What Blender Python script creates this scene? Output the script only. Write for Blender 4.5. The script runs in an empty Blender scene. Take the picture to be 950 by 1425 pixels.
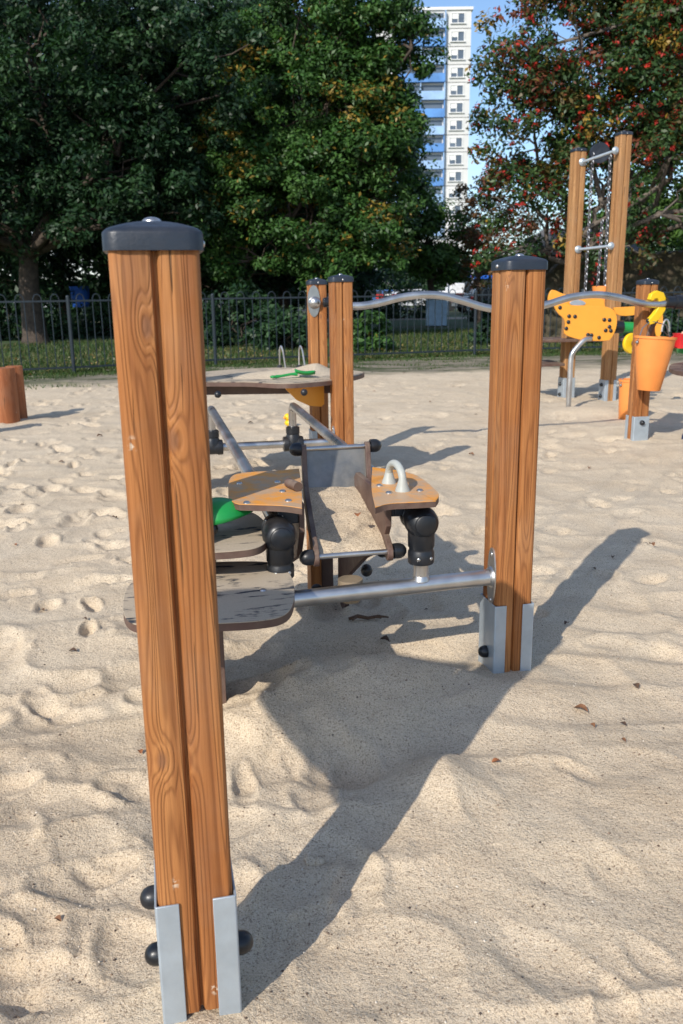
import bpy, math, random
import numpy as np
from mathutils import Vector, Matrix
random.seed(7); rng = np.random.default_rng(11)
S = bpy.context.scene; COL = S.collection
PI = math.pi; rad = math.radians

# ------------------------------------------------------------------ camera maths (photo 950 x 1425)
H = 1.22; FPX = 1190.0; PITCH = math.atan(304/1190); ROLL = math.atan(.0131)
Fv = Vector((0, math.cos(PITCH), -math.sin(PITCH))); U0 = Vector((0, math.sin(PITCH), math.cos(PITCH)))
Rv = Vector((1, 0, 0))*math.cos(ROLL) - U0*math.sin(ROLL); Uv = Vector((1, 0, 0))*math.sin(ROLL) + U0*math.cos(ROLL)
def ray(x, y): return Fv + Rv*((x-475)/FPX) + Uv*((712.5-y)/FPX)
def G(x, y, h=0.0):
    d = ray(x, y); t = (h-H)/d.z; return Vector((d.x*t, d.y*t, h))
def AY(x, y, Y):
    d = ray(x, y); t = Y/d.y; return Vector((d.x*t, Y, H+d.z*t))
PSI = rad(12.2); OX, OY = .0315, 2.57
def wl(p):          # world -> frame local
    x, y = p[0]-OX, p[1]-OY
    return (x*math.cos(PSI)+y*math.sin(PSI), -x*math.sin(PSI)+y*math.cos(PSI))
def lw(u, v):
    return (OX+u*math.cos(PSI)-v*math.sin(PSI), OY+u*math.sin(PSI)+v*math.cos(PSI))

# ------------------------------------------------------------------ object helpers
def tag(o, label=None, cat=None, group=None, kind=None):
    if label: o['label'] = label
    if cat: o['category'] = cat
    if group: o['group'] = group
    if kind: o['kind'] = kind
    return o
def thing(name, label, cat, loc=(0, 0, 0), rotz=0, group=None):
    o = bpy.data.objects.new(name, None); COL.objects.link(o)
    o.location = loc; o.rotation_euler = (0, 0, rotz); o.empty_display_size = .1
    return tag(o, label, cat, group)
class MB:
    def __init__(s): s.v = []; s.f = []
    def add(s, vs, fs, M=None):
        n = len(s.v)
        s.v += [tuple(M @ Vector(v)) if M else tuple(v) for v in vs]
        s.f += [tuple(i+n for i in f) for f in fs]; return s
    def box(s, c, d, M=None, rz=0):
        x, y, z = d[0]/2, d[1]/2, d[2]/2
        vs = [(a*x, b*y, e*z) for a in (-1, 1) for b in (-1, 1) for e in (-1, 1)]
        if rz: vs = [(v[0]*math.cos(rz)-v[1]*math.sin(rz), v[0]*math.sin(rz)+v[1]*math.cos(rz), v[2]) for v in vs]
        vs = [(v[0]+c[0], v[1]+c[1], v[2]+c[2]) for v in vs]
        return s.add(vs, [(0, 1, 3, 2), (4, 6, 7, 5), (0, 4, 5, 1), (2, 3, 7, 6), (0, 2, 6, 4), (1, 5, 7, 3)], M)
    def prism(s, o, z0, z1, ax='z', M=None):
        n = len(o)
        m = {'z': lambda a, b, c: (a, b, c), 'x': lambda a, b, c: (c, a, b), 'y': lambda a, b, c: (a, c, b)}[ax]
        vs = [m(a, b, z0) for a, b in o]+[m(a, b, z1) for a, b in o]
        fs = [tuple(range(n))[::-1], tuple(range(n, 2*n))]+[(i, (i+1) % n, n+(i+1) % n, n+i) for i in range(n)]
        return s.add(vs, fs, M)
    def loft(s, rings, cap=True, M=None):
        n = len(rings[0]); vs = [p for r in rings for p in r]; fs = []
        for k in range(len(rings)-1):
            for i in range(n): fs.append((k*n+i, k*n+(i+1) % n, (k+1)*n+(i+1) % n, (k+1)*n+i))
        if cap: fs.append(tuple(range(n))[::-1]); fs.append(tuple(range((len(rings)-1)*n, len(rings)*n)))
        return s.add(vs, fs, M)
    def tube(s, pts, r, n=16, cap=True, closed=False):
        P = [Vector(p) for p in pts]; rr = r if hasattr(r, '__len__') else [r]*len(P)
        rings = []; N = None
        for i, p in enumerate(P):
            if closed: t = P[(i+1) % len(P)]-P[i-1]
            else: t = P[min(i+1, len(P)-1)]-P[max(i-1, 0)]
            t.normalize()
            if N is None: N = t.orthogonal().normalized()
            N = (N-t*N.dot(t)).normalized(); B = t.cross(N)
            rings.append([tuple(p+(N*math.cos(2*PI*k/n)+B*math.sin(2*PI*k/n))*rr[i]) for k in range(n)])
        if closed: rings.append(rings[0]); return s.loft(rings, False)
        return s.loft(rings, cap)
    def lathe(s, prof, c=(0, 0, 0), axis=(0, 0, 1), n=24):
        a = Vector(axis).normalized(); q = Vector((0, 0, 1)).rotation_difference(a).to_matrix().to_4x4()
        M = Matrix.Translation(c) @ q
        return s.loft([[(r*math.cos(2*PI*k/n), r*math.sin(2*PI*k/n), z) for k in range(n)] for r, z in prof], True, M)
    def ball(s, c, r, axis=(0, 0, 1), sc=1.0, n=16, half=False):
        a0 = 0 if half else -PI/2
        prof = [(max(r*math.cos(a), 1e-4), r*sc*math.sin(a)) for a in [a0+(PI/2-a0)*k/8 for k in range(9)]]
        return s.lathe(prof, c, axis, n)
    def build(s, name, mat, parent=None, loc=(0, 0, 0), rotz=0, bevel=0, smooth=35, label=None, seg=2):
        me = bpy.data.meshes.new(name); me.from_pydata(s.v, [], s.f); me.validate(); me.update()
        o = bpy.data.objects.new(name, me); COL.objects.link(o)
        if mat: me.materials.append(mat)
        o.location = loc; o.rotation_euler = (0, 0, rotz)
        if parent: o.parent = parent
        if smooth:
            me.polygons.foreach_set('use_smooth', [True]*len(me.polygons)); me.set_sharp_from_angle(angle=rad(smooth))
        if bevel:
            b = o.modifiers.new('b', 'BEVEL'); b.width = bevel; b.segments = seg; b.limit_method = 'ANGLE'; b.angle_limit = rad(40)
        if label: o['label'] = label
        return o
def npmesh(name, V, Fq, mat, parent=None, attr=None, smooth=False, loc=(0, 0, 0)):
    me = bpy.data.meshes.new(name); k = Fq.shape[1]
    me.vertices.add(len(V)); me.vertices.foreach_set('co', V.astype(np.float32).ravel())
    me.loops.add(Fq.size); me.loops.foreach_set('vertex_index', Fq.astype(np.int32).ravel())
    me.polygons.add(len(Fq)); me.polygons.foreach_set('loop_start', np.arange(0, Fq.size, k, dtype=np.int32))
    me.update(calc_edges=True); me.validate()
    if smooth: me.polygons.foreach_set('use_smooth', np.ones(len(Fq), dtype=bool))
    if attr is not None:
        a = me.color_attributes.new('tint', 'FLOAT_COLOR', 'POINT'); a.data.foreach_set('color', attr.astype(np.float32).ravel())
    o = bpy.data.objects.new(name, me); COL.objects.link(o); me.materials.append(mat); o.location = loc
    if parent: o.parent = parent
    return o
def copy_tree(o, parent=None):
    c = o.copy(); COL.objects.link(c); c.parent = parent
    for ch in [x for x in o.children]: copy_tree(ch, c)
    return c

# ------------------------------------------------------------------ materials
class NT:
    def __init__(s, name):
        s.m = bpy.data.materials.new(name); s.m.use_nodes = True; s.t = s.m.node_tree
        s.b = s.t.nodes['Principled BSDF']; s.L = s.t.links.new
    def n(s, typ, **kw):
        nd = s.t.nodes.new(typ)
        for k, v in kw.items():
            if k.startswith('i_'):
                key = k[2:]; key = int(key) if key.isdigit() else key.replace('_', ' ')
                if hasattr(v, 'node') or isinstance(v, bpy.types.NodeSocket): s.L(v, nd.inputs[key])
                else: nd.inputs[key].default_value = v
            else: setattr(nd, k, v)
        return nd
    def obj(s): return s.n('ShaderNodeTexCoord').outputs['Object']
    def geo(s): return s.n('ShaderNodeNewGeometry').outputs['Position']
    def map(s, v, sc): return s.n('ShaderNodeMapping', i_Vector=v, i_Scale=sc).outputs[0]
    def noise(s, v, sc, det=4, rough=.5, dist=0, out=0):
        return s.n('ShaderNodeTexNoise', i_Vector=v, i_Scale=sc, i_Detail=det, i_Roughness=rough, i_Distortion=dist).outputs[out]
    def ramp(s, f, st):
        r = s.n('ShaderNodeValToRGB', i_0=f); e = r.color_ramp.elements
        while len(e) < len(st): e.new(.5)
        for k, (p, c) in enumerate(st):
            e[k].position = p; e[k].color = (*c, 1) if hasattr(c, '__len__') else (c, c, c, 1)
        return r.outputs[0]
    def mix(s, f, a, b, mode='MIX'):
        x = s.n('ShaderNodeMix', data_type='RGBA', blend_type=mode)
        for k, v in ((0, f), (6, a), (7, b)):
            if isinstance(v, bpy.types.NodeSocket): s.L(v, x.inputs[k])
            else: x.inputs[k].default_value = (*v, 1) if hasattr(v, '__len__') else v
        return x.outputs[2]
    def math(s, op, a, b=0.0, c=None):
        x = s.n('ShaderNodeMath', operation=op)
        for k, v in enumerate((a, b) if c is None else (a, b, c)):
            if isinstance(v, bpy.types.NodeSocket): s.L(v, x.inputs[k])
            else: x.inputs[k].default_value = v
        return x.outputs[0]
    def bump(s, h, dist, st=1.0, prev=None):
        b = s.n('ShaderNodeBump', i_Height=h, i_Distance=dist, i_Strength=st)
        if prev is not None: s.L(prev, b.inputs['Normal'])
        return b.outputs[0]
    def out(s, col, rough=.6, metal=0, normal=None, **kw):
        for k, v in (('Base Color', col), ('Roughness', rough), ('Metallic', metal), ('Normal', normal)):
            if v is None: continue
            if isinstance(v, bpy.types.NodeSocket): s.L(v, s.b.inputs[k])
            else: s.b.inputs[k].default_value = (*v, 1) if hasattr(v, '__len__') else v
        for k, v in kw.items(): s.b.inputs[k.replace('_', ' ')].default_value = v
        return s.m
def simple(name, c, rough=.5, metal=0, var=.15, sc=6, bump=0, bs=60, dust=0):
    t = NT(name); p = t.obj(); f = t.noise(p, sc, 5, .6)
    lo = tuple(x*(1-var) for x in c); hi = tuple(min(x*(1+var), 1) for x in c)
    col = t.ramp(f, [(.3, lo), (.7, hi)])
    if dust:
        up = t.n('ShaderNodeSeparateXYZ', i_0=t.n('ShaderNodeNewGeometry').outputs['Normal']).outputs[2]
        d = t.math('MULTIPLY', t.math('MULTIPLY_ADD', up, .6, .25), t.ramp(t.noise(p, 9, 6, .7), [(.42, 0.), (.62, 1.)] if dust < .6 else [(.38, 0.), (.56, .9)]))
        d = t.math('MULTIPLY', d, dust); col = t.mix(d, col, (.42, .33, .23))
    nm = t.bump(t.noise(p, bs, 4, .6), bump) if bump else None
    r = t.ramp(t.noise(p, sc*3, 4), [(.3, max(rough-.08, 0)), (.7, min(rough+.1, 1))])
    return t.out(col, r, metal, nm)

def wood_mat(name, light, mid, dark, seed=0.0, gscale=1.0):
    t = NT(name); p = t.obj(); rnd = t.n('ShaderNodeObjectInfo').outputs['Random']
    sp = t.n('ShaderNodeSeparateXYZ', i_0=p); x, y, z = sp.outputs
    side = t.math('MULTIPLY', t.math('GREATER_THAN', x, 0.0), 3.7)
    off = t.math('ADD', t.math('MULTIPLY', rnd, 19.0), side); off = t.math('ADD', off, seed)
    q = t.n('ShaderNodeCombineXYZ', i_0=t.math('ADD', x, off), i_1=y, i_2=t.math('ADD', z, off)).outputs[0]
    # knots
    vq = t.n('ShaderNodeCombineXYZ', i_0=t.math('MULTIPLY', t.math('ADD', t.math('ADD', x, y), off), 8.0), i_1=t.math('MULTIPLY', t.math('ADD', z, off), 3.3)).outputs[0]
    vo = t.n('ShaderNodeTexVoronoi', voronoi_dimensions='2D', i_Vector=vq, i_Scale=1.0, i_Randomness=1.0)
    gate = t.math('GREATER_THAN', t.n('ShaderNodeSeparateColor', i_0=vo.outputs['Color']).outputs[0], .58)
    d = t.math('ADD', vo.outputs['Distance'], t.math('MULTIPLY', t.math('SUBTRACT', 1.0, gate), 2.0))
    kn = t.math('POWER', 2.718, t.math('MULTIPLY', t.math('MULTIPLY', d, d), -48.0))
    # growth rings sliced along the length
    base = t.noise(t.map(q, (21*gscale, 21*gscale, .95)), 1.0, 1.5, .4, .5)
    ringv = t.math('ADD', t.math('MULTIPLY', base, 120.0), t.math('MULTIPLY', kn, 22.0))
    rings = t.math('MULTIPLY_ADD', t.math('SINE', ringv), .5, .5)
    rings = t.math('POWER', rings, 2.6)
    fine = t.noise(t.map(q, (170, 170, 5)), 1.0, 4, .65)
    blot = t.noise(t.map(q, (9, 9, 1.6)), 1.0, 4, .55)
    col = t.ramp(blot, [(.3, mid), (.68, light)])
    streak = t.noise(t.map(q, (34, 34, .8)), 1.0, 2, .5, .4)
    col = t.mix(t.ramp(streak, [(.42, 0.), (.66, .7)]), col, tuple(a*.6+b*.4 for a, b in zip(dark, mid)))
    col = t.mix(t.math('MULTIPLY', rings, .46), col, dark)
    col = t.mix(t.ramp(fine, [(.45, 0.), (.75, .45)]), col, dark)
    # knot heart and pale halo
    col = t.mix(t.ramp(kn, [(.80, 0.), (.97, .75)]), col, tuple(c*.55+.03 for c in mid))
    halo = t.math('MULTIPLY', t.ramp(kn, [(.45, 0.), (.65, 1.), (.8, 0.)]), .25)
    col = t.mix(halo, col, tuple(min(c*1.25, .8) for c in light))
    # drying cracks
    ck = t.noise(t.map(q, (60, 60, 1.6)), 1.0, 2, .5, 1.2)
    crack = t.ramp(ck, [(.705, 0.), (.73, 1.)])
    col = t.mix(t.math('MULTIPLY', crack, .7), col, (.05, .025, .01))
    # weathering and sand dust, scuffs
    w = t.noise(q, 4.0, 5, .6); col = t.mix(t.ramp(w, [(.5, 0.), (.85, .22)]), col, (.36, .27, .19))
    scuff = t.n('ShaderNodeTexVoronoi', i_Vector=t.map(q, (9, 9, 5)), i_Scale=1.0).outputs['Distance']
    sc2 = t.math('MULTIPLY', t.ramp(scuff, [(.03, 1.), (.08, 0.)]), t.ramp(t.noise(q, 130, 3), [(.48, 0.), (.56, .8)]))
    col = t.mix(sc2, col, (.62, .52, .4))
    n1 = t.bump(t.math('MULTIPLY', rings, -1.0), .0007); n2 = t.bump(fine, .0009, 1, n1); n3 = t.bump(t.math('MULTIPLY', crack, -1.0), .003, 1, n2)
    return t.out(col, t.ramp(fine, [(.3, .55), (.7, .78)]), 0, n3, Specular_IOR_Level=.3)

M = {}
M['wood'] = wood_mat('pine_wood', (.50, .225, .077), (.35, .125, .034), (.14, .042, .011))
M['wood2'] = wood_mat('pale_wood', (.50, .28, .12), (.36, .18, .07), (.20, .085, .03), 5.0)
M['log'] = wood_mat('log_wood', (.47, .19, .08), (.36, .12, .045), (.20, .06, .02), 9.0)
M['galv'] = simple('galvanised_steel', (.40, .455, .50), .45, .45, .10, 14, .0002, 90)
def steel():
    t = NT('brushed_steel'); p = t.obj(); f = t.noise(t.map(p, (1, 1, 1)), 220, 3, .6)
    g = t.noise(p, 8, 4); c = t.ramp(g, [(.3, (.46, .45, .44)), (.7, (.62, .61, .60))])
    dust = t.ramp(t.noise(p, 14, 6, .7), [(.52, 0.), (.75, .3)]); c = t.mix(dust, c, (.42, .34, .25))
    return t.out(c, t.ramp(g, [(.3, .26), (.7, .42)]), .95, t.bump(f, .0002))
M['steel'] = steel()
M['black'] = simple('black_plastic', (.009, .011, .015), .36, 0, .3, 10, .0003, 160, dust=.05)
M['cap'] = simple('cap_plastic', (.016, .023, .036), .42, 0, .2, 20, .0004, 220, dust=.04)
M['brown'] = simple('brown_laminate', (.10, .055, .042), .55, 0, .2, 12, .0003, 120, dust=.45)
M['orange'] = simple('orange_laminate', (.78, .31, .03), .5, 0, .07, 4, .0002, 150, dust=1.0)
M['orange2'] = simple('orange_panel', (.80, .33, .035), .42, 0, .05, 4, .0002, 150)
M['yellow'] = simple('yellow_plastic', (.82, .52, .01), .4, 0, .06, 5)
M['green'] = simple('green_plastic', (.012, .26, .055), .38, 0, .12, 5, .0002, 100)
M['pansteel'] = simple('worn_steel_pan', (.20, .20, .19), .42, .6, .25, 9, .0004, 60, dust=.3)
M['sandplas'] = simple('sand_coloured_plastic', (.26, .20, .135), .7, 0, .15, 12, .0005, 100)
M['red'] = simple('red_plastic', (.62, .025, .03), .4, 0, .08, 5)
M['pail'] = simple('orange_pail', (.80, .27, .06), .48, 0, .08, 5, .0003, 60)
M['grey'] = simple('pale_grey_plastic', (.40, .42, .39), .5, 0, .1, 12, .0003, 120, dust=.3)
M['darkred'] = simple('dark_metal', (.03, .04, .05), .5, .3, .2, 12)
M['fence'] = simple('fence_paint', (.014, .023, .031), .5, .1, .2, 9)
M['iron'] = simple('chain_steel', (.22, .23, .25), .4, .8, .15, 40)
M['bark'] = simple('bark', (.065, .048, .036), .9, 0, .45, 9, .03, 14)
M['bark2'] = simple('grey_bark', (.13, .105, .085), .9, 0, .4, 9, .03, 14)
def sandy_black():
    t = NT('sanded_board'); p = t.obj()
    q = t.n('ShaderNodeMapping', i_Vector=p, i_Scale=(4.5, 26, 10), i_Rotation=(0, 0, .12)).outputs[0]
    swipe = t.noise(q, 1.0, 5, .6, 1.0); blot = t.noise(p, 15, 5, .6)
    f = t.math('ADD', t.math('MULTIPLY', swipe, .6), t.math('MULTIPLY', blot, .45))
    m = t.ramp(f, [(.42, 0.), (.49, 1.)]); g = t.noise(p, 700, 2)
    sand = t.ramp(g, [(.3, (.36, .29, .20)), (.7, (.56, .46, .34))])
    return t.out(t.mix(m, (.032, .036, .045), sand), .85, 0, t.bump(t.math('ADD', m, g), .0015))
M['sanded'] = sandy_black()
def sand_mat(name, far=True):
    t = NT(name); p = t.geo()
    big = t.noise(p, .9, 5, .55); mid = t.noise(p, 7, 5, .6); g = t.noise(p, 330, 2, .7); g2 = t.noise(p, 110, 3, .7)
    col = t.ramp(t.math('ADD', t.math('MULTIPLY', big, .5), t.math('MULTIPLY', mid, .5)), [(.36, (.61, .495, .345)), (.64, (.72, .60, .435))])
    col = t.mix(t.ramp(g, [(.34, .55), (.5, 0.)]), col, (.24, .17, .12))
    col = t.mix(t.ramp(g, [(.55, 0.), (.72, .5)]), col, (.80, .74, .65))
    col = t.mix(t.ramp(g2, [(.60, 0.), (.68, .42)]), col, (.22, .15, .10))
    yy0 = t.n('ShaderNodeSeparateXYZ', i_0=p).outputs[1]
    damp = t.math('ADD', t.n('ShaderNodeMapRange', i_Value=yy0, i_1=1.0, i_2=5.0, i_3=.34, i_4=.0).outputs[0], t.math('MULTIPLY', t.math('SUBTRACT', t.noise(p, 1.7, 4, .6), .5), 1.1))
    col = t.mix(t.math('MULTIPLY', t.math('MAXIMUM', damp, 0.0), 1.0), col, t.mix(1.0, col, (.80, .70, .60), 'MULTIPLY'))
    g3 = t.noise(p, 170, 2, .75)
    col = t.mix(t.ramp(g3, [(.575, 0.), (.63, .62)]), col, (.16, .10, .065))
    vo = t.n('ShaderNodeTexVoronoi', i_Vector=p, i_Scale=75.0); peb = t.ramp(vo.outputs['Distance'], [(.07, 1.), (.11, 0.)])
    keep = t.n('ShaderNodeSeparateColor', i_0=vo.outputs['Color'])
    pc = t.mix(t.math('GREATER_THAN', keep.outputs[1], .55), (.10, .06, .04), (.72, .66, .58))
    col = t.mix(t.math('MULTIPLY', peb, t.math('GREATER_THAN', keep.outputs[0], .62)), col, pc)
    # trodden soil and moss towards the fence
    yy = t.n('ShaderNodeSeparateXYZ', i_0=p)
    dd = t.math('SUBTRACT', yy.outputs[1], t.math('MULTIPLY', yy.outputs[0], .22))
    dd = t.math('ADD', dd, t.math('MULTIPLY', t.noise(p, .8, 5, .6), 3.0))
    soil = t.n('ShaderNodeMapRange', i_Value=dd, i_1=14.2, i_2=15.4).outputs[0]
    scol = t.ramp(t.noise(t.map(p, (.5, 2.2, 1)), 1.6, 6, .65), [(.40, (.05, .07, .025)), (.52, (.22, .19, .14)), (.7, (.36, .31, .24))])
    col = t.mix(soil, col, scol)
    n1 = t.bump(mid, .006); n2 = t.bump(g2, .0035, 1, n1); n3 = t.bump(g, .0016, 1, n2)
    n4 = t.bump(t.noise(p, 28, 5, .65), .0045, 1, n3)
    return t.out(col, .92, 0, n4, Specular_IOR_Level=.25)
M['sand'] = sand_mat('sand')
def leaf_mat(name, rough=.45):
    t = NT(name); a = t.n('ShaderNodeAttribute', attribute_name='tint').outputs['Color']
    t.out(a, rough, 0, None); t.b.inputs['Specular IOR Level'].default_value = .28
    tr = t.n('ShaderNodeBsdfTranslucent', i_Color=t.mix(1.0, a, (.75, 1.0, .35), 'MULTIPLY'))
    mx = t.n('ShaderNodeMixShader', i_0=.25); t.L(t.b.outputs[0], mx.inputs[1]); t.L(tr.outputs[0], mx.inputs[2])
    t.L(mx.outputs[0], t.t.nodes['Material Output'].inputs[0]); return t.m
M['leaf'] = leaf_mat('leaves')

# ------------------------------------------------------------------ terrain
def vnoise(x, y, f, seed):
    x = x*f+seed*17.3; y = y*f-seed*9.1
    xi = np.floor(x).astype(np.int64); yi = np.floor(y).astype(np.int64); fx = x-xi; fy = y-yi
    fx = fx*fx*fx*(fx*(fx*6-15)+10); fy = fy*fy*fy*(fy*(fy*6-15)+10)
    def h(a, b):
        n = (a*374761393+b*668265263+seed*974711) & 0x7fffffff; n = (n ^ (n >> 13))*1274126177 & 0x7fffffff
        return ((n ^ (n >> 16)) & 0xffff)/65535.0
    return (h(xi, yi)*(1-fx)+h(xi+1, yi)*fx)*(1-fy)+(h(xi, yi+1)*(1-fx)+h(xi+1, yi+1)*fx)*fy-.5
prints = []
rp = random.Random(5)
for k in range(2300):
    y = .5+15*rp.random()**1.15; x = (rp.random()-.5)*2*(1.2+.62*y)
    if x > .05 and y < 2.6 and rp.random() < .8: continue
    if x > .6 and y < 6.5 and rp.random() < .55: continue
    a = rp.uniform(0, PI); L = rp.uniform(.06, .14) if y > 3 else rp.uniform(.07, .17); W = L*rp.uniform(.35, .7); d = rp.uniform(.008, .026)*(1.0 if x < .2 else .6)*(1.35 if y > 3 else .62)
    prints.append((x, y, a, L, W, d))
FX = [(103, 518), (300, 507), (478, 500), (660, 493), (806, 489), (950, 486)]
FP = [G(a, b, .02) for a, b in FX]
def fence_y(x):
    p0, p1 = FP[0], FP[-1]; xs = [FP[0].x-20, *[p.x for p in FP], FP[-1].x+20]
    ys = [FP[0].y-20*.42, *[p.y for p in FP], FP[-1].y+20*.12]
    return np.interp(x, xs, ys)
def hfun(X, Y):
    X = np.asarray(X, float); Y = np.asarray(Y, float)
    wx = X+.08*vnoise(X, Y, 2.1, 3)+.03*vnoise(X, Y, 6, 13); wy = Y+.08*vnoise(X, Y, 2.3, 4)+.03*vnoise(X, Y, 6, 14)
    h = .07*vnoise(wx, wy, .55, 1)+.05*vnoise(wx, wy, 1.7, 2)+.020*vnoise(wx, wy, 4.5, 5)
    h += .016*(1-2*np.abs(vnoise(wx, wy*1.6, 3.0, 6)))**2*1.4-.01
    h += .007*vnoise(wx, wy, 12, 7)+.003*vnoise(X, Y, 34, 8)
    h = h*np.interp(Y, [0, 3, 5, 8], [.62, .72, .58, .5])
    # hollow and mound between the front posts, ripples on the right foreground
    def bmp(cx, cy, sx, sy, a, rot=0):
        dx, dy = X-cx, Y-cy; u = dx*math.cos(rot)+dy*math.sin(rot); v = -dx*math.sin(rot)+dy*math.cos(rot)
        return a*np.exp(-(u/sx)**2-(v/sy)**2)
    h += bmp(.02, 2.45, .30, .17, .13, .15)+bmp(-.28, 2.28, .16, .16, .05)+bmp(.62, 2.45, .30, .2, .035)
    h += bmp(-.02, 2.08, .22, .10, -.05, .2)+bmp(.25, 1.97, .10, .12, .05, .5)+bmp(.16, 2.75, .3, .12, -.05)+bmp(2.35, 7.4, .7, .6, .05)+bmp(2.5, 8.6, .5, .3, .08)
    rr = (Y*1.0+X*.35+.18*vnoise(X, Y, 1.3, 21)); amp = .5+.5*np.tanh((X-.05)*3); amp = amp*np.interp(Y, [0, 1, 3.0, 4], [1, 1, .9, 0])
    s = np.mod(rr*3.2+.9*vnoise(X, Y, 2.6, 22), 1.0)
    h += amp*.009*np.where(s < .75, s/.75, (1-s)/.25)*(.5+1.2*np.clip(vnoise(X, Y, 1.8, 23)+.35, 0, 1))
    for (px, py, a, L, W, d) in prints:
        R = L*1.8
        m = (np.abs(X-px) < R) & (np.abs(Y-py) < R)
        if not m.any(): continue
        dx, dy = X[m]-px, Y[m]-py; u = (dx*math.cos(a)+dy*math.sin(a))/L; v = (-dx*math.sin(a)+dy*math.cos(a))/W
        r = np.sqrt(u*u+v*v)
        r = r*(1+.35*vnoise(X[m], Y[m], 16, 9))
        h[m] += -d*np.clip(1-r**3, 0, 1)+d*.45*np.exp(-((r-1.18)/.22)**2)*(u > -.2)
    # level near the feet of the near post
    w = np.exp(-((X+.26)**2+(Y-1.2)**2)/.035); h = h*(1-w)+.0*w
    w = np.exp(-((X-.55)**2+(Y-2.62)**2)/.02); h = h*(1-w)+.0*w
    dfe = Y-fence_y(X); h = h*np.clip(1-(dfe+2.5)/2.5, .25, 1)
    h -= .14*np.clip((dfe+.05)/.5, 0, 1)
    return h
def gh(x, y): return float(hfun(np.array([x]), np.array([y]))[0])
ys = np.concatenate([np.linspace(-5, .45, 22), .5*np.power(42.0, np.linspace(0, 1, 640))])
sx = np.concatenate([np.linspace(-3.2, -.55, 40), np.linspace(-.54, .54, 460), np.linspace(.55, 3.2, 40)])
YY, SX = np.meshgrid(ys, sx, indexing='ij'); XX = SX*(.35+np.maximum(YY, .3))
Z = np.empty_like(XX)
for i0 in range(0, len(ys), 12):            # row blocks keep the footprint search cheap
    Z[i0:i0+12] = hfun(XX[i0:i0+12], YY[i0:i0+12])
nr, nc = XX.shape; idx = np.arange(nr*nc).reshape(nr, nc)
quads = np.stack([idx[:-1, :-1], idx[:-1, 1:], idx[1:, 1:], idx[1:, :-1]], -1).reshape(-1, 4)
o = npmesh('sand', np.stack([XX, YY, Z], -1).reshape(-1, 3), quads, M['sand'], smooth=True); tag(o, 'pale rippled playground sand full of footprints', None, kind='structure')

def lawn_mat():
    t = NT('lawn'); p = t.geo()
    a = t.noise(p, .35, 6, .6); b = t.noise(p, 9, 5, .7)
    col = t.ramp(b, [(.3, (.018, .045, .012)), (.55, (.04, .085, .02)), (.75, (.10, .12, .04))])
    col = t.mix(t.ramp(a, [(.5, 0.), (.62, .7)]), col, (.12, .10, .055))
    col = t.mix(t.ramp(t.noise(p, 16, 3, .6), [(.62, 0.), (.68, .8)]), col, (.30, .17, .06))
    return t.out(col, .95, 0, t.bump(b, .05))
M['lawn'] = lawn_mat()
V = [(-400, 4, -.03), (400, 4, -.03), (700, 900, -.03), (-700, 900, -.03)]
mb = MB(); mb.add([(-700, -30, -.35), (700, -30, -.35), (700, 10, -.35), (-700, 10, -.35)], [(0, 1, 2, 3)])
fx = [-700, FP[0].x-20]+[p.x for p in FP]+[FP[-1].x+20, 700]
fy = [FP[0].y-8.4, FP[0].y-8.4]+[p.y for p in FP]+[FP[-1].y+2.4]*2
n = len(fx); mb = MB(); mb.add([(fx[i], fy[i]+.12, -.035) for i in range(n)]+[(fx[i], 900, -.035) for i in range(n)], [(i, i+1, n+i+1, n+i) for i in range(n-1)])
mb.add([(-700, -60, -.36), (700, -60, -.36), (700, 30, -.36), (-700, 30, -.36)], [(0, 1, 2, 3)])
tag(mb.build('lawn', M['lawn'], smooth=0), 'green lawn beyond the railing', None, kind='structure')
M['path'] = simple('path_gravel', (.34, .28, .21), .9, 0, .2, 3, .01, 40)
def strip(name, pts, w, z, m, lab):
    mb = MB(); P = [Vector((a, b, 0)) for a, b in pts]; vs = []
    for i, p in enumerate(P):
        t = (P[min(i+1, len(P)-1)]-P[max(i-1, 0)]).normalized(); nn = Vector((-t.y, t.x, 0))
        vs += [tuple(p-nn*w/2+Vector((0, 0, z))), tuple(p+nn*w/2+Vector((0, 0, z)))]
    mb.add(vs, [(2*i, 2*i+2, 2*i+3, 2*i+1) for i in range(len(P)-1)])
    return tag(mb.build(name, m, smooth=0), lab, None, kind='structure')
strip('path', [tuple(G(a_, b_, 0))[:2] for a_, b_ in ((-900, 462), (-100, 447), (60, 446), (200, 446), (450, 445), (690, 441), (950, 437), (1500, 430))], 3.0, -.028, M['path'], 'sandy footpath crossing the lawn')
M['asph'] = simple('asphalt', (.06, .06, .065), .9, 0, .2, 2, .01, 60)
strip('road', [(-120, 62), (0, 70), (120, 78)], 9, -.028, M['asph'], 'grey road behind the park')

# ------------------------------------------------------------------ grass (stuff)
def grass(name, pts, hh, w, cols, lab):
    n = len(pts); a = rng.uniform(0, 2*PI, n); hgt = hh*rng.uniform(.5, 1.3, n); lean = rng.normal(0, .35, (n, 2))*hgt[:, None]
    P = np.array(pts); d = np.stack([np.cos(a), np.sin(a), np.zeros(n)], -1)*w
    tip = P+np.stack([lean[:, 0], lean[:, 1], hgt], -1)
    V = np.stack([P-d, P+d, tip], 1).reshape(-1, 3); Fq = np.arange(3*n).reshape(n, 3)
    c = np.array(cols)[rng.integers(0, len(cols), n)]*rng.uniform(.7, 1.3, (n, 1)); c = np.concatenate([c, np.ones((n, 1))], 1)
    o = npmesh(name, V, Fq, M['leaf'], attr=np.repeat(c, 3, 0)); return tag(o, lab, 'grass', kind='stuff')
pts = []
while len(pts) < 60000:
    x = rng.uniform(-9, 9); y = fence_y(x)+.1+12*rng.random()**1.7
    pts.append((x, y, -.035))
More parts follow.
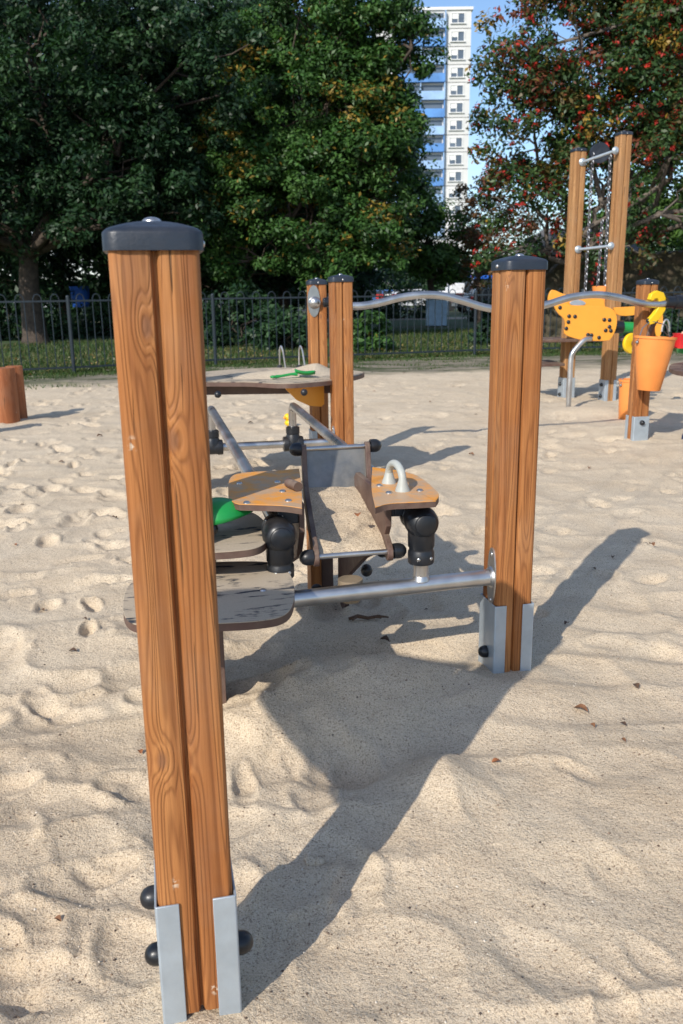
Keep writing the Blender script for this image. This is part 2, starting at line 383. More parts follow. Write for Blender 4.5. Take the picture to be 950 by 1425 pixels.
gc = [(.035, .075, .018), (.05, .10, .022), (.09, .12, .035), (.15, .14, .06), (.022, .05, .012)]
grass('lawn_grass', pts, .10, .012, gc, 'rough green grass growing behind the railing')
cl = [(x, fence_y(x)-abs(rng.normal(0, .45))) for x in rng.uniform(-8, 8, 170)] + [(x, fence_y(x)-rng.uniform(1.2, 2.6)) for x in rng.uniform(-8, 3.5, 22)]
pts = []
for (cx, cy) in cl:
    r = rng.uniform(.08, .38)
    for k in range(int(60*r/.2)):
        x, y = cx+rng.normal(0, r), cy+rng.normal(0, r*.3); pts.append((x, y, 0))
P = np.array(pts); P[:, 2] = hfun(P[:, 0], P[:, 1])-.005
grass('grass_tufts', P, .055, .007, gc[:3], 'low grass tufts and moss along the foot of the railing')
# fallen leaves on lawn
def scatter_leaves(name, P, size, cols, lab, kind='stuff', cat='leaves'):
    n = len(P); a = rng.uniform(0, 2*PI, n); L = size*rng.uniform(.6, 1.3, n)
    u = np.stack([np.cos(a), np.sin(a), rng.normal(0, .25, n)], -1)*L[:, None]; v = np.stack([-np.sin(a), np.cos(a), rng.normal(0, .25, n)], -1)*L[:, None]*.55
    V = np.stack([P-u, P-v, P+u, P+v], 1).reshape(-1, 3); Fq = np.arange(4*n).reshape(n, 4)
    c = np.array(cols)[rng.integers(0, len(cols), n)]; c = np.concatenate([c, np.ones((n, 1))], 1)
    return tag(npmesh(name, V, Fq, M['leaf'], attr=np.repeat(c, 4, 0)), lab, cat, kind=kind)
n = 3500; x = rng.uniform(-9, 10, n); y = fence_y(x)+.05+5*rng.random(n)**1.5
scatter_leaves('fallen_leaves', np.stack([x, y, np.full(n, .015)], -1), .035, [(.35, .20, .05), (.22, .10, .03), (.45, .33, .12), (.5, .45, .3)], 'yellow and brown fallen leaves lying in the grass')

# ------------------------------------------------------------------ trees
def leaves(cent, rad_, per, size, cols, wts, flat=.75, out=None):
    """leaf-sized faces in clumps: cent (n,3), rad_ (n,)"""
    n = len(cent); N = n*per
    C = np.repeat(cent, per, 0); R = np.repeat(rad_, per)
    d = rng.normal(0, 1, (N, 3)); d /= np.linalg.norm(d, axis=1)[:, None]; rr = rng.random(N)**.45
    P = C+d*(R*rr)[:, None]*np.array([1, 1, flat])
    nrm = d*.7+rng.normal(0, .6, (N, 3))+np.array([0, -.15, .7]); nrm /= np.linalg.norm(nrm, axis=1)[:, None]
    t = np.cross(nrm, rng.normal(0, 1, (N, 3))); t /= np.linalg.norm(t, axis=1)[:, None]; b = np.cross(nrm, t)
    L = (size*rng.uniform(.6, 1.25, N))[:, None]
    V = np.stack([P-t*L, P-t*L*.1-b*L*.46+nrm*L*.12, P+t*L, P-t*L*.1+b*L*.46+nrm*L*.12], 1).reshape(-1, 3)
    cc = rng.choice(len(cols), n, p=wts); ci = np.repeat(cc, per)
    sw = rng.random(N) < .35; ci[sw] = rng.choice(len(cols), sw.sum(), p=wts)
    c = np.array(cols)[ci]*rng.uniform(.75, 1.3, (N, 1)); c = np.concatenate([c, np.ones((N, 1))], 1)
    return V, np.repeat(c, 4, 0)
def limb(mb, p0, p1, r0, r1, wob=.1, n=7):
    p0, p1 = Vector(p0), Vector(p1); pts = []; rr = []
    L = (p1-p0).length
    for k in range(n+1):
        f = k/n; off = Vector((random.gauss(0, 1), random.gauss(0, 1), random.gauss(0, .5)))*wob*L*.12*math.sin(PI*f)
        pts.append(p0.lerp(p1, f)+off+Vector((0, 0, L*.06*math.sin(PI*f)))); rr.append(r0+(r1-r0)*f)
    mb.tube(pts, rr, 8); return pts
def tree(name, label, base, trunk_r, fork_z, lobes, nclump, per, size, cols, wts, clr, group=None, bark='bark', extra=None, lean=(0, 0), cat='tree'):
    """lobes: list of (cx,cy,cz, rx,ry,rz) relative to base"""
    t = thing(name, label, cat, base, 0, group)
    mb = MB(); top = Vector((lean[0], lean[1], fork_z))
    prof = [(0, 1.45), (.12, 1.12), (.35, 1.0), (1, .8)]
    pts = [(0, 0, -.1)]+[tuple(top*f+Vector((random.gauss(0, .04), random.gauss(0, .04), 0))) for f in (.08, .3, .6, 1)]
    mb.tube(pts, [trunk_r*1.5, trunk_r*1.15, trunk_r, trunk_r*.9, trunk_r*.78], 14)
    cents = []; rads = []
    vol = np.array([l[3]*l[4]*l[5] for l in lobes]); vol = vol/vol.sum()
    for l, w in zip(lobes, vol):
        c = Vector(l[:3]); pp = limb(mb, top*.92, c, trunk_r*.5, trunk_r*.18, .8)
        k = max(3, int(nclump*w))
        d = rng.normal(0, 1, (k, 3)); d /= np.linalg.norm(d, axis=1)[:, None]
        rr = .45+.6*rng.random(k)**.6
        q = np.array(l[:3])+d*rr[:, None]*np.array(l[3:6]); cents.append(q); rads.append(clr*rng.uniform(.6, 1.35, k))
        for j in range(min(k, 9)):
            s = pp[random.randint(3, len(pp)-1)]; limb(mb, s, Vector(q[j]), trunk_r*.16, .012, 1.0, 5)
    mb.build('trunk', M[bark], t, smooth=60)
    cents = np.concatenate(cents); rads = np.concatenate(rads)
    V, A = leaves(cents, rads, per, size, cols, wts)
    npmesh('crown', V, np.arange(len(V)).reshape(-1, 4), M['leaf'], t, A)
    if extra:
        nm, cnt, sz, ec, m_ = extra
        ii = rng.integers(0, len(cents), cnt); d = rng.normal(0, 1, (cnt, 3)); d[:, 1] -= .5; d /= np.linalg.norm(d, axis=1)[:, None]
        P = cents[ii]+d*(rads[ii]*rng.uniform(.75, 1.05, cnt))[:, None]
        V, A = leaves(P, np.full(cnt, sz*1.9), 9, sz, ec, [1/len(ec)]*len(ec))
        e = npmesh(nm, V, np.arange(len(V)).reshape(-1, 4), M['leaf'], t, A); e['kind'] = 'stuff'
    return t
DG = [(.017, .044, .018), (.025, .060, .023), (.042, .088, .033), (.012, .030, .014)]; DW = [.35, .35, .15, .15]
MG = [(.045, .11, .025), (.07, .15, .035), (.03, .07, .02), (.25, .17, .03)]; MW = [.42, .3, .22, .06]
b = G(50, 478, -.03)
tree('oak_tree', 'broad dark green tree with thick trunk standing behind the railing on the left', b, .30, 2.6,
     [(-.8, -1.0, 4.2, 2.6, 2.2, 1.9), (2.6, -.8, 4.6, 2.6, 2.2, 2.0), (-3.2, 0, 4.8, 2.4, 2.2, 2.0), (-2.6, -.6, 3.0, 1.8, 1.2, .9), (3.6, -.4, 3.1, 1.7, 1.2, 1.0), (.8, .3, 7.2, 4.0, 3.0, 2.6), (4.6, .2, 6.6, 2.4, 2.4, 2.2), (2.2, -1.6, 2.9, 1.3, 1.0, .6), (-1.6, -1.8, 2.7, 1.6, 1.0, .6)],
     560, 210, .082, DG, DW, .47, 'park trees behind the railing')
b = G(455, 470, -.03)
tree('oak_tree', 'mid green tree with yellowing lower leaves right of the thick dark tree', (b.x-.4, b.y+.3, -.03), .20, 2.0,
     [(-.6, -.8, 3.6, 1.9, 1.6, 1.7), (1.5, -.9, 3.2, 1.4, 1.3, 1.5), (-.2, 0, 6.0, 2.5, 1.9, 2.2), (1.2, -.4, 4.9, 1.5, 1.3, 1.4), (-2.4, 0, 4.4, 1.5, 1.6, 1.8), (.6, -1.2, 2.0, 1.3, .9, .8), (-1.8, -.4, 2.2, 1.2, 1, .8), (.1, .2, 8.2, 1.9, 1.6, 1.5), (1.7, .2, 6.4, 1.1, 1.2, 1.6), (1.8, 0, 4.6, .9, 1.0, 1.2), (1.0, .3, 8.4, 1.4, 1.3, 1.2), (1.5, .2, 7.7, 1.2, 1.1, 1.0), (2.7, .2, 8.3, 1.0, 1.0, 1.2), (2.6, .2, 6.8, .7, .8, .9), (2.0, .2, 8.7, 1.2, 1.1, 1.1), (2.2, .2, 7.2, 1.0, 1, .9), (2.3, .1, 5.8, .8, .9, 1.1), (2.2, 0, 4.3, .7, .8, .9), (1.7, -.3, 3.0, .9, .9, .9)],
     660, 190, .078, MG, MW, .40, 'park trees behind the railing')
b = G(132, 470, -.03)
tree('oak_tree', 'slender dark trunk tree between the thick tree and the yellowing tree', (b.x, b.y+3.2, -.03), .17, 3.2,
     [(0, 0, 4.6, 2.6, 2.2, 2.0), (2.8, .4, 5.0, 2.4, 2, 2.4), (1.2, 0, 7.6, 3.2, 2.4, 2.2), (1.9, -.4, 2.7, 1.8, 1.2, .9)],
     240, 130, .085, DG, DW, .6, 'park trees behind the railing')
for (px, dy, sx_, lab) in ((90, 14, 1.1, 'dark tree in the second row between the thick trunk and the nearest post'), (320, 11, 1.0, 'dark tree in the second row left of the paired posts'), (480, 22, .7, 'dark tree in the second row just left of the small light green tree'), (-40, 9, 1.2, 'dark tree filling the far left edge behind the thick trunk'), (235, 10, 1.25, 'dark tree in the second row behind the slender trunk'), (395, 12, 1.1, 'dark tree in the second row behind the yellowing tree')):
    b = G(px, 470, -.03)*1.0; yb = 21+dy; b = AY(px, 430, yb)
    tree('park_tree', lab, (b.x, yb, -.03), .22, 2.4, [(0, 0, 3.6, 3.0*sx_, 2, 2.2), (-2.4, 0, 5.6, 2.6, 2, 2.4), (2.0, 0, 6.2, 2.8*sx_, 2, 2.6), (0, 0, 9.0, 3.6, 2.4, 2.4), (1.2, -.5, 1.9, 2.4, 1.2, .9), (-2.0, -.3, 2.0, 2.2, 1.2, .9)],
         300, 110, .13, DG, DW, .85, 'park trees in the second row')
# berry tree
b = AY(775, 452, 20.3)
RG = [(.035, .075, .025), (.055, .10, .03), (.10, .075, .025), (.16, .05, .025), (.28, .18, .03)]; RW = [.44, .31, .11, .08, .06]
tree('berry_tree', 'green tree speckled with red berries and autumn leaves behind the tall chain posts', (b.x+.3, 20.3, -.03), .14, 2.0,
     [(-.2, -.6, 6.1, 2.1, 1.6, 1.5), (2.4, -.6, 5.6, 2.2, 1.6, 1.9), (.8, 0, 7.8, 2.0, 1.6, 1.4), (-1.1, -.4, 4.6, 1.5, 1.2, 1.3), (4.2, -.3, 5.2, 2.0, 1.5, 2.2), (3.2, 0, 7.6, 1.9, 1.5, 1.5), (-1.1, -.2, 3.2, 1.1, 1.1, .8), (.5, -.4, 2.4, 1.2, .9, .6), (5.8, -.6, 2.9, 1.5, 1, .9), (4.4, -.5, 2.2, 1.2, .8, .6), (.8, -.9, 3.9, 1.7, 1.1, 1.0), (3.6, -.8, 3.1, 1.6, 1, .9), (5.6, 0, 7.6, 1.9, 1.3, 2.2), (6.0, -.3, 4.6, 1.6, 1.3, 1.8), (-1.4, .4, 2.2, .9, .8, .5), (1.6, 0, 9.6, 2.2, 1.4, 1.0)],
     1150, 120, .066, RG, RW, .40, None, 'bark2', ('berry_clusters', 2600, .045, [(.36, .022, .018), (.50, .04, .025), (.27, .03, .02)], 0))
b = AY(600, 400, 34)
tree('linden_tree', 'small light green tree below the tower block between the two big trees', (b.x, 34, -.03), .14, 1.8,
     [(0, 0, 3.2, 1.7, 1.4, 1.3), (-.6, 0, 4.2, 1.2, 1.1, 1.0), (.5, -.3, 2.2, 1.2, 1.0, .7)], 120, 110, .10, [(.06, .13, .025), (.09, .17, .04), (.04, .08, .02)], [.5, .3, .2], .45)
b = AY(985, 400, 33)
tree('maple_tree', 'bright green tree rising above the berry tree in the top right corner', (b.x, 33, -.03), .2, 3,
     [(0, 0, 5, 2.4, 1.8, 2.4), (-.6, 0, 8.6, 2.0, 1.8, 2.2), (1, 0, 11, 2.4, 1.8, 1.8), (-2.2, 0, 5.6, 1.8, 1.5, 1.6), (-1.6, 0, 10.6, 1.5, 1.4, 1.3), (-3.6, 0, 4.0, 1.8, 1.4, 1.5)], 260, 120, .12, [(.06, .13, .025), (.09, .17, .04), (.04, .08, .02)], [.5, .3, .2], .6)
b = AY(664, 400, 30)
tree('hawthorn_tree', 'thin russet brown tree beside the tower block left of the berry tree', (b.x, 30, -.03), .09, 1.8,
     [(0, 0, 3.6, .9, .9, 1.2), (-.1, 0, 4.6, .6, .6, .7), (.9, 0, 3.0, 1.2, .9, 1.0), (.3, 0, 1.9, 1.0, .8, .7)], 70, 70, .075, [(.12, .06, .03), (.16, .09, .04), (.06, .07, .025)], [.45, .25, .3], .36)
def shrub(label, x, y, rx, ry, rz, cols, wts, ncl=40, per=90, size=.08, group=None):
    t = thing('shrub', label, 'shrub', (x, y, -.03), 0, group)
    d = rng.normal(0, 1, (ncl, 3)); d /= np.linalg.norm(d, axis=1)[:, None]; d[:, 2] = np.abs(d[:, 2])
    q = d*(.3+.65*rng.random(ncl)**.5)[:, None]*np.array([rx, ry, rz])
    V, A = leaves(q, rng.uniform(.5, 1, ncl)*rx*.32, per, size, cols, wts)
    npmesh('foliage', V, np.arange(len(V)).reshape(-1, 4), M['leaf'], t, A)
    mb = MB()
    for k in range(7): limb(mb, (random.uniform(-.1, .1), random.uniform(-.1, .1), 0), tuple(q[k]), .025, .006, .8, 5)
    mb.build('stem', M['bark'], t)
    return t
for k, (px, Y, rx, rz, lab) in enumerate(((20, 27, 1.9, .9, 'low dark shrub left of the thick trunk'), (170, 29, 2.2, 1.0, 'low dark shrub behind the nearest post'), (330, 21.5, 1.5, 1.5, 'dark leafy shrub behind the railing left of the paired posts'),
        (400, 20, 1.1, 1.1, 'dark shrub just behind the paired wooden posts'), (500, 19.0, .8, .95, 'shrub with yellow spotted leaves behind the wavy bar'), (560, 44, 2.0, 1.3, 'far green shrub below the small light green tree'), (700, 38, 1.8, 1.2, 'far green shrub below the russet tree'), (290, 33, 3, 1.5, 'wide dark shrub far behind the left posts'))):
    b = AY(px, 430, Y)
    shrub(lab, b.x, Y, rx, .8, rz, MG if k == 4 else DG, MW if k == 4 else DW, 46 if k < 3 else 36)

for k, (p0, p1, Y, hz_, lab) in enumerate(((-60, 230, 46, 1.9, 'long dark hedge far behind the thick trunk and nearest post'), (230, 520, 48, 2.2, 'long dark hedge in the distance behind the paired posts'), (530, 790, 82, 4.2, 'tall dark hedge in the far distance below the tower block'), (790, 1100, 44, 4.5, 'tall dark hedge behind the stone wall at the right edge'))):
    xa_, xb_ = AY(p0, 430, Y).x, AY(p1, 430, Y).x; n_ = int(max(150, abs(xb_-xa_)*hz_*7))
    t_ = thing('hedge', lab, 'hedge', ((xa_+xb_)/2, Y, -.03), 0)
    q = np.stack([rng.uniform(xa_, xb_, n_)-(xa_+xb_)/2, rng.uniform(-.6, .6, n_), rng.random(n_)**.7*hz_], -1)
    V, A = leaves(q, rng.uniform(.5, .9, n_), 120, .14, DG, DW); npmesh('foliage', V, np.arange(len(V)).reshape(-1, 4), M['leaf'], t_, A)
    mb = MB()
    for j in range(12): limb(mb, (q[j][0], q[j][1], 0), tuple(q[j]+np.array([0, 0, .3])), .05, .01, .5, 4)
    mb.build('stem', M['bark'], t_)
# ------------------------------------------------------------------ fence
t = thing('railing_fence', 'dark blue grey metal hoop-top railing running across the playground edge', 'fence', (FP[0].x, FP[0].y, 0))
o0 = Vector((FP[0].x, FP[0].y, 0)); TOPH = 1.16
segs = [Vector((FP[0].x-3.1, FP[0].y-1.25, 0))]+FP+[Vector((FP[-1].x+3, FP[-1].y+.4, 0))]
for i, p in enumerate(segs):
    q = p-o0; mb = MB(); mb.tube([(q.x, q.y, -.2), (q.x, q.y, TOPH+.06)], .03, 10); mb.ball((q.x, q.y, TOPH+.06), .032, half=True, n=10)
    mb.build('fence_post', M['fence'], t)
for a, c in zip(segs[:-1], segs[1:]):
    a = a-o0; c = c-o0; a.z = c.z = 0; d = c-a; L = d.length; d.normalize(); mb = MB(); ang = math.atan2(d.y, d.x)
    for z in (TOPH, .10): mb.box(tuple((a+c)/2+Vector((0, 0, z))), (L-.05, .028, .028), rz=ang)
    n = int(L/.138); n -= n % 2; s = L/(n+1)
    for k in range(1, n+1):
        p = a+d*(s*k); mb.tube([(p.x, p.y, .10), (p.x, p.y, TOPH)], .0085, 5)
    for k in range(1, n, 2):
        p = a+d*(s*k); pts = [tuple(p+d*(s*(.5-.5*math.cos(w)))+Vector((0, 0, TOPH+.11*math.sin(w)))) for w in [PI*j/8 for j in range(9)]]
        mb.tube(pts, .0085, 5)
    mb.build('railing_panel', M['fence'], t, smooth=50)

# ------------------------------------------------------------------ wooden post kit
W = .125
def post_outline(w=W, r=.012, g=.0056, gd=.014):
    o = []; h = w/2
    for (cx, cy, a0) in ((h-r, h-r, 0), (-h+r, h-r, 90), (-h+r, -h+r, 180), (h-r, -h+r, 270)):
        for k in range(5):
            a = rad(a0+90*k/4); o.append((cx+r*math.cos(a), cy+r*math.sin(a)))
        # groove in the middle of the following face
        n = Vector((math.cos(rad(a0+90)), math.sin(rad(a0+90)))); tt = Vector((-n.y, n.x))
        for s, dd in ((-2.0, 0), (-1.2, .001), (-.8, .004), (-.4, gd), (.4, gd), (.8, .004), (1.2, .001), (2.0, 0)):
            v = n*(h-dd)+tt*s*g; o.append((v.x, v.y))
    return o
PO = post_outline()
def post_meshes(top, bottom=-.45, wood='wood', bolts=(), bracket=.235, zb=None, parent=None, loc=(0, 0, 0), root=None, rot=0, label=None, w=W, screws=('-y',)):
    """returns the post part; cap, bracket and bolt covers are its children"""
    zs = [bottom+(top-bottom)*k/6 for k in range(7)]; mb = MB()
    mb.loft([[(x*w/W, y*w/W, z) for x, y in PO] for z in zs])
    p = mb.build('post', M[wood], parent, loc, rot, smooth=30, label=label)
    # cap
    h = w/2+.0065; ring = lambda s, z, r: [(c[0]*s, c[1]*s, z) for c in [((h-r)*a+r*math.cos(rad(t0)), (h-r)*b_+r*math.sin(rad(t0))) for (a, b_, t_) in ((1, 1, 0), (-1, 1, 90), (-1, -1, 180), (1, -1, 270)) for t0 in [t_+90*k/5 for k in range(6)]]]
    mb = MB(); r = .022
    mb.loft([ring(.93, top-.011, r), ring(1, top-.011, r), ring(1.0, top+.011, r), ring(.99, top+.0135, r), ring(.97, top+.0155, r)]+[ring(q_, top+.0165+.0155*(1-q_**1.9), r) for q_ in (.9, .8, .65, .5, .35, .2, .05)])
    c = mb.build('post_cap', M['cap'], p, smooth=28)
    mb = MB(); mb.ball((0, 0, top+.031), .014, half=True, sc=.5, n=12); mb.build('cap_screw', M['steel'], p)
    for sd_ in screws:
        dv = {'-x': (-1, 0, 0), '+x': (1, 0, 0), '-y': (0, -1, 0)}[sd_]
        mb = MB(); mb.ball((dv[0]*h, dv[1]*h, top+.001), .0065, dv, .8, half=True, n=10); mb.build('cap_screw', M['steel'], p)
    if bracket:
        mb = MB(); a = w/2+.0015; th = .004; fl = .036
        for s in (-1, 1):
            o_ = [(s*(a-fl), -a-th), (s*(a+th*.3), -a-th), (s*(a+th), -a-th*.3), (s*(a+th), a+th*.3), (s*(a+th*.3), a+th), (s*(a-fl), a+th), (s*(a-fl), a), (s*a, a), (s*a, -a), (s*(a-fl), -a)]
            if s < 0: o_ = o_[::-1]
            mb.prism(o_, -.4, bracket)
        mb.box((0, 0, -.42), (w-.01, w-.01, .01))
        mb.build('base_bracket', M['galv'], p, bevel=.0012)
    for (ax, z, off) in bolts:
        mb = MB(); d = {'-x': (-1, 0, 0), '+x': (1, 0, 0), '-y': (0, -1, 0), '+y': (0, 1, 0)}[ax]; aa = w/2+.0058
        c = (d[0]*aa+(off if d[0] == 0 else 0), d[1]*aa+(off if d[1] == 0 else 0), z)
        mb.lathe([(.0205, 0), (.0205, .006), (.0195, .013), (.0165, .0195), (.0115, .0245), (.005, .0272), (.0005, .0278)], c, d)
        mb.build('bolt_cover', M['black'], p)
    return p
# nearest post
a_c = (-.267, 1.294)
rt = thing('wooden_post', 'nearest tall square wooden post in the left foreground with domed black cap', 'post', (a_c[0], a_c[1], 0), PSI, 'freestanding wooden posts with black caps')
post_meshes(1.292, bolts=(('-x', .182, .03), ('-x', .062, .03), ('+x', .108, -.03)), parent=rt, bottom=.008, screws=('+x',))

# ------------------------------------------------------------------ sand play frame
fr = thing('sand_play_frame', 'steel tube play frame on wooden posts with orange counters and a central sand tray', 'play equipment', (OX, OY, 0), PSI)
post_meshes(1.292, bolts=(('-x', .055, -.005), ('+x', .12, .02)), parent=fr, loc=(.522, -.008, 0), screws=('-x',), label='right front wooden post with visible grooved corner')
post_meshes(1.285, bolts=(('-x', .14, .02), ('+x', .07, .02)), parent=fr, loc=(-.52, 0, 0))
post_meshes(1.298, bolts=(('-x', .14, .02),), parent=fr, loc=(.555, 2.66, 0), label='rear right wooden post beside the back table')
post_meshes(1.298, bolts=(('-x', .14, .02),), parent=fr, loc=(-.55, 2.66, 0))
TZ = .333; TV = -.07
def flange(p, axis_y=True, parent=fr, zc=TZ, s=1):
    """vertical oval plate on a post face, p=(u,v), facing +-u"""
    mb = MB(); n = 28; o_ = [(.032*math.copysign(abs(math.cos(a))**.9, math.cos(a)), (.10*math.copysign(abs(math.sin(a))**1.0, math.sin(a)))) for a in [2*PI*k/n for k in range(n)]]
    mb.prism([(p[1]+a, zc+b_) for a, b_ in o_], p[0], p[0]+s*.005, ax='x')
    for dz in (-.078, .078): mb.ball((p[0]+(s*.005 if s > 0 else -.005), p[1], zc+dz), .008, (s, 0, 0), .6, half=True, n=10)
    mb.lathe([(.036, 0), (.033, .005), (.029, .010), (.027, .011)], (p[0]+s*.005, p[1], zc), (s, 0, 0))
    return mb.build('flange', M['steel'], parent, smooth=40)
bl = .522-W/2
mb = MB(); mb.tube([(-.455, -.03, .298), (bl-.006, -.03, .322)], .0265, 24)
TV = -.03
mb.lathe([(.0235, 0), (.0235, .12)], (.217, TV, .31), (0, 0, 1), 24); mb.lathe([(.0235, 0), (.0235, .12)], (-.232, TV, .303), (0, 0, 1), 24)
mb.lathe([(.029, .018), (.0262, .029), (.0236, .034)], (.217, TV, .315), (0, 0, 1), 24)
mb.build('front_crossbar', M['steel'], fr, smooth=40)
flange((bl, TV), s=-1, zc=.322)
def elbow(u, v, z, parent=fr):
    mb = MB()
    mb.lathe([(.030, -.10), (.043, -.098), (.045, -.09), (.045, -.062), (.041, -.058), (.041, -.052), (.047, -.046), (.051, -.02), (.052, .004), (.049, .025), (.041, .040), (.034, .044), (.033, .049), (.029, .052), (.001, .053)], (u, v, z), (0, -1, 0), 28)
    mb.lathe([(.032, -.135), (.040, -.133), (.042, -.128), (.042, -.095), (.0385, -.090), (.0385, -.083), (.042, -.078), (.043, -.02), (.043, 0)], (u, v, z), (0, 0, 1), 28)
    j = mb.build('pipe_joint', M['black'], parent, smooth=35)
    for (dx, dy, dz, d) in ((-.03, .07, .032, (-.4, 0, 1)), (.02, .075, .040, (.3, 0, 1)), (.022, -.036, -.112, (.5, -1, 0)), (-.02, -.038, -.112, (-.5, -1, 0))):
        mb = MB(); mb.ball((u+dx, v+dy, z+dz), .0065, d, .5, half=True, n=8); mb.build('screw', M['steel'], j)
    return j
EZ = .530
elbow(.217, TV, EZ-.006); elbow(-.232, TV, EZ-.016)
for u in (.217, -.232):
    s = 1 if u > 0 else -1; ue = u+.02*s
    mb = MB(); pts = [(u, TV+.05, EZ+.004), (u+.003*s, .3, EZ+.018), (u+.01*s, 1.2, EZ+.03), (ue, 2.52, EZ+.038), (ue, 2.58, EZ+.036), (ue, 2.61, EZ+.018), (ue, 2.622, EZ-.01), (ue, 2.622, TZ+.06)]
    mb.tube(pts, .024, 20); mb.build('rail', M['steel'], fr, smooth=40)
    mb = MB(); mb.lathe([(.030, -.062), (.044, -.060), (.046, -.052), (.046, -.03), (.042, -.026), (.042, .026), (.046, .03), (.046, .052), (.044, .06), (.030, .062)], (ue, 2.622, TZ), (1, 0, 0), 24)
    mb.lathe([(.042, 0), (.043, .05), (.039, .056), (.039, .062), (.042, .066), (.042, .10), (.030, .108)], (ue, 2.622, TZ), (0, 0, 1), 24)
    mb.build('pipe_joint', M['black'], fr, smooth=35)
mb = MB(); mb.tube([(-.49, 2.622, TZ), (.495, 2.622, TZ)], .0235, 20); mb.build('back_crossbar', M['steel'], fr, smooth=40)
flange((.555-W/2, 2.622), s=-1)
# orange counters with brown core
def smooth_poly(pts, k=3):
    for _ in range(k):
        q = []
        for i in range(len(pts)):
            a, b_ = pts[i], pts[(i+1) % len(pts)]
            q += [(a[0]*.75+b_[0]*.25, a[1]*.75+b_[1]*.25), (a[0]*.25+b_[0]*.75, a[1]*.25+b_[1]*.75)]
        pts = q
    return pts
CZ = .612
def ccw(p):
    a = sum(p[i][0]*p[(i+1) % len(p)][1]-p[(i+1) % len(p)][0]*p[i][1] for i in range(len(p)))
    return p if a > 0 else p[::-1]
def counter(px, studs):
    pts = ccw(smooth_poly([wl(G(a, b_, CZ)) for a, b_ in px], 2))
    mb = MB(); mb.prism(pts, CZ-.020, CZ-.0022); c = mb.build('counter', M['brown'], fr, smooth=30)
    mb = MB(); mb.prism(pts, CZ-.0022, CZ); mb.build('surface_layer', M['orange'], c, bevel=.0008, smooth=30)
    for (a, b_) in studs:
        q = wl(G(a, b_, CZ)); mb = MB(); mb.lathe([(.011, 0), (.0105, .0025), (.007, .0055), (.001, .0065)], (q[0], q[1], CZ), (0, 0, 1), 14); mb.build('stud', M['steel'], c)
    return c
counter([(420, 707), (420, 707), (395, 703), (350, 702), (322, 701), (316, 682), (320, 661), (342, 657), (380, 655), (416, 652), (416, 652), (420, 680)], [(333, 673), (343, 700), (386, 671), (401, 697), (393, 684)])
counter([(522, 706), (522, 706), (540, 700), (570, 699), (606, 697), (606, 697), (612, 689), (606, 681), (583, 662), (560, 655), (518, 650), (518, 650), (516, 680)], [(541, 686), (584, 683), (528, 676)])
# panels and pedestal below the counters
def vpanel(o_, u, th, name='side_panel', m='brown', par=fr, lab=None):
    mb = MB(); mb.prism(o_, u-th/2, u+th/2, ax='x'); return mb.build(name, M[m], par, bevel=.002, smooth=30, label=lab)
vpanel([(.03, CZ-.02), (.03, .50), (.10, .40), (.34, .30), (.62, .14), (.70, -.15), (.80, -.15), (.78, .2), (.65, .42), (.45, CZ-.02)], -.152, .018)
vpanel([(.03, CZ-.02), (.03, .50), (.10, .40), (.34, .30), (.62, .14), (.70, -.15), (.80, -.15), (.78, .2), (.65, .42), (.45, CZ-.02)], .128, .018)
mb = MB(); mb.box((.03, .84, .15), (.045, .09, .56)); mb.build('pedestal', M['wood'], fr, bevel=.003)
mb = MB(); mb.box((.085, .86, .15), (.05, .05, .56)); mb.build('rear_panel', M['brown'], fr, bevel=.002)
mb = MB(); mb.box((.176, .09, .555), (.075, .10, .055)); mb.box((.176, .037, .545), (.055, .006, .028)); mb.build('clamp_block', M['cap'], fr, bevel=.003)
mb = MB(); mb.box((-.19, .09, .555), (.07, .10, .055)); mb.build('clamp_block', M['cap'], fr, bevel=.003)
for (u, v, z, d) in ((-.164, .40, .18, (-1, -.4, 0)), (.141, .38, .24, (1, -.3, 0)), (-.02, .52, .13, (0, -1, .3)), (-.164, .2, .545, (-1, 0, 0)), (.141, .16, .38, (1, -.2, 0))):
    mb = MB(); mb.ball((u, v, z), .024, d, .9, n=16); mb.build('bolt_cover', M['black'], fr)
mb = MB(); mb.lathe([(.012, -.03), (.03, -.025), (.038, -.01), (.040, .03), (.040, .05)], (.0, .03, .285), (0, 0, 1), 20); mb.build('drain_spout', M['sandplas'], fr)
# grey arch handle on the right counter
h0 = wl(G(541, 672, CZ)); h1 = wl(G(560, 683, CZ)); mb = MB()
A0 = Vector((h0[0], h0[1], CZ)); A1 = Vector((h1[0], h1[1], CZ)); pts = [A0, A0+Vector((0, 0, .032))]
for k in range(1, 10):
    f = k/10; w_ = PI*f; pts.append(A0.lerp(A1, .5-.5*math.cos(w_))+Vector((0, 0, .032+.044*math.sin(w_))))
pts += [A1+Vector((0, 0, .032)), A1]
mb.tube([tuple(p) for p in pts], .0125, 14)
for a in (A0, A1): mb.lathe([(.024, 0), (.022, .008), (.018, .018), (.0135, .034), (.012, .04)], tuple(a), (0, 0, 1), 18)
mb.build('grab_handle', M['grey'], fr, smooth=50)
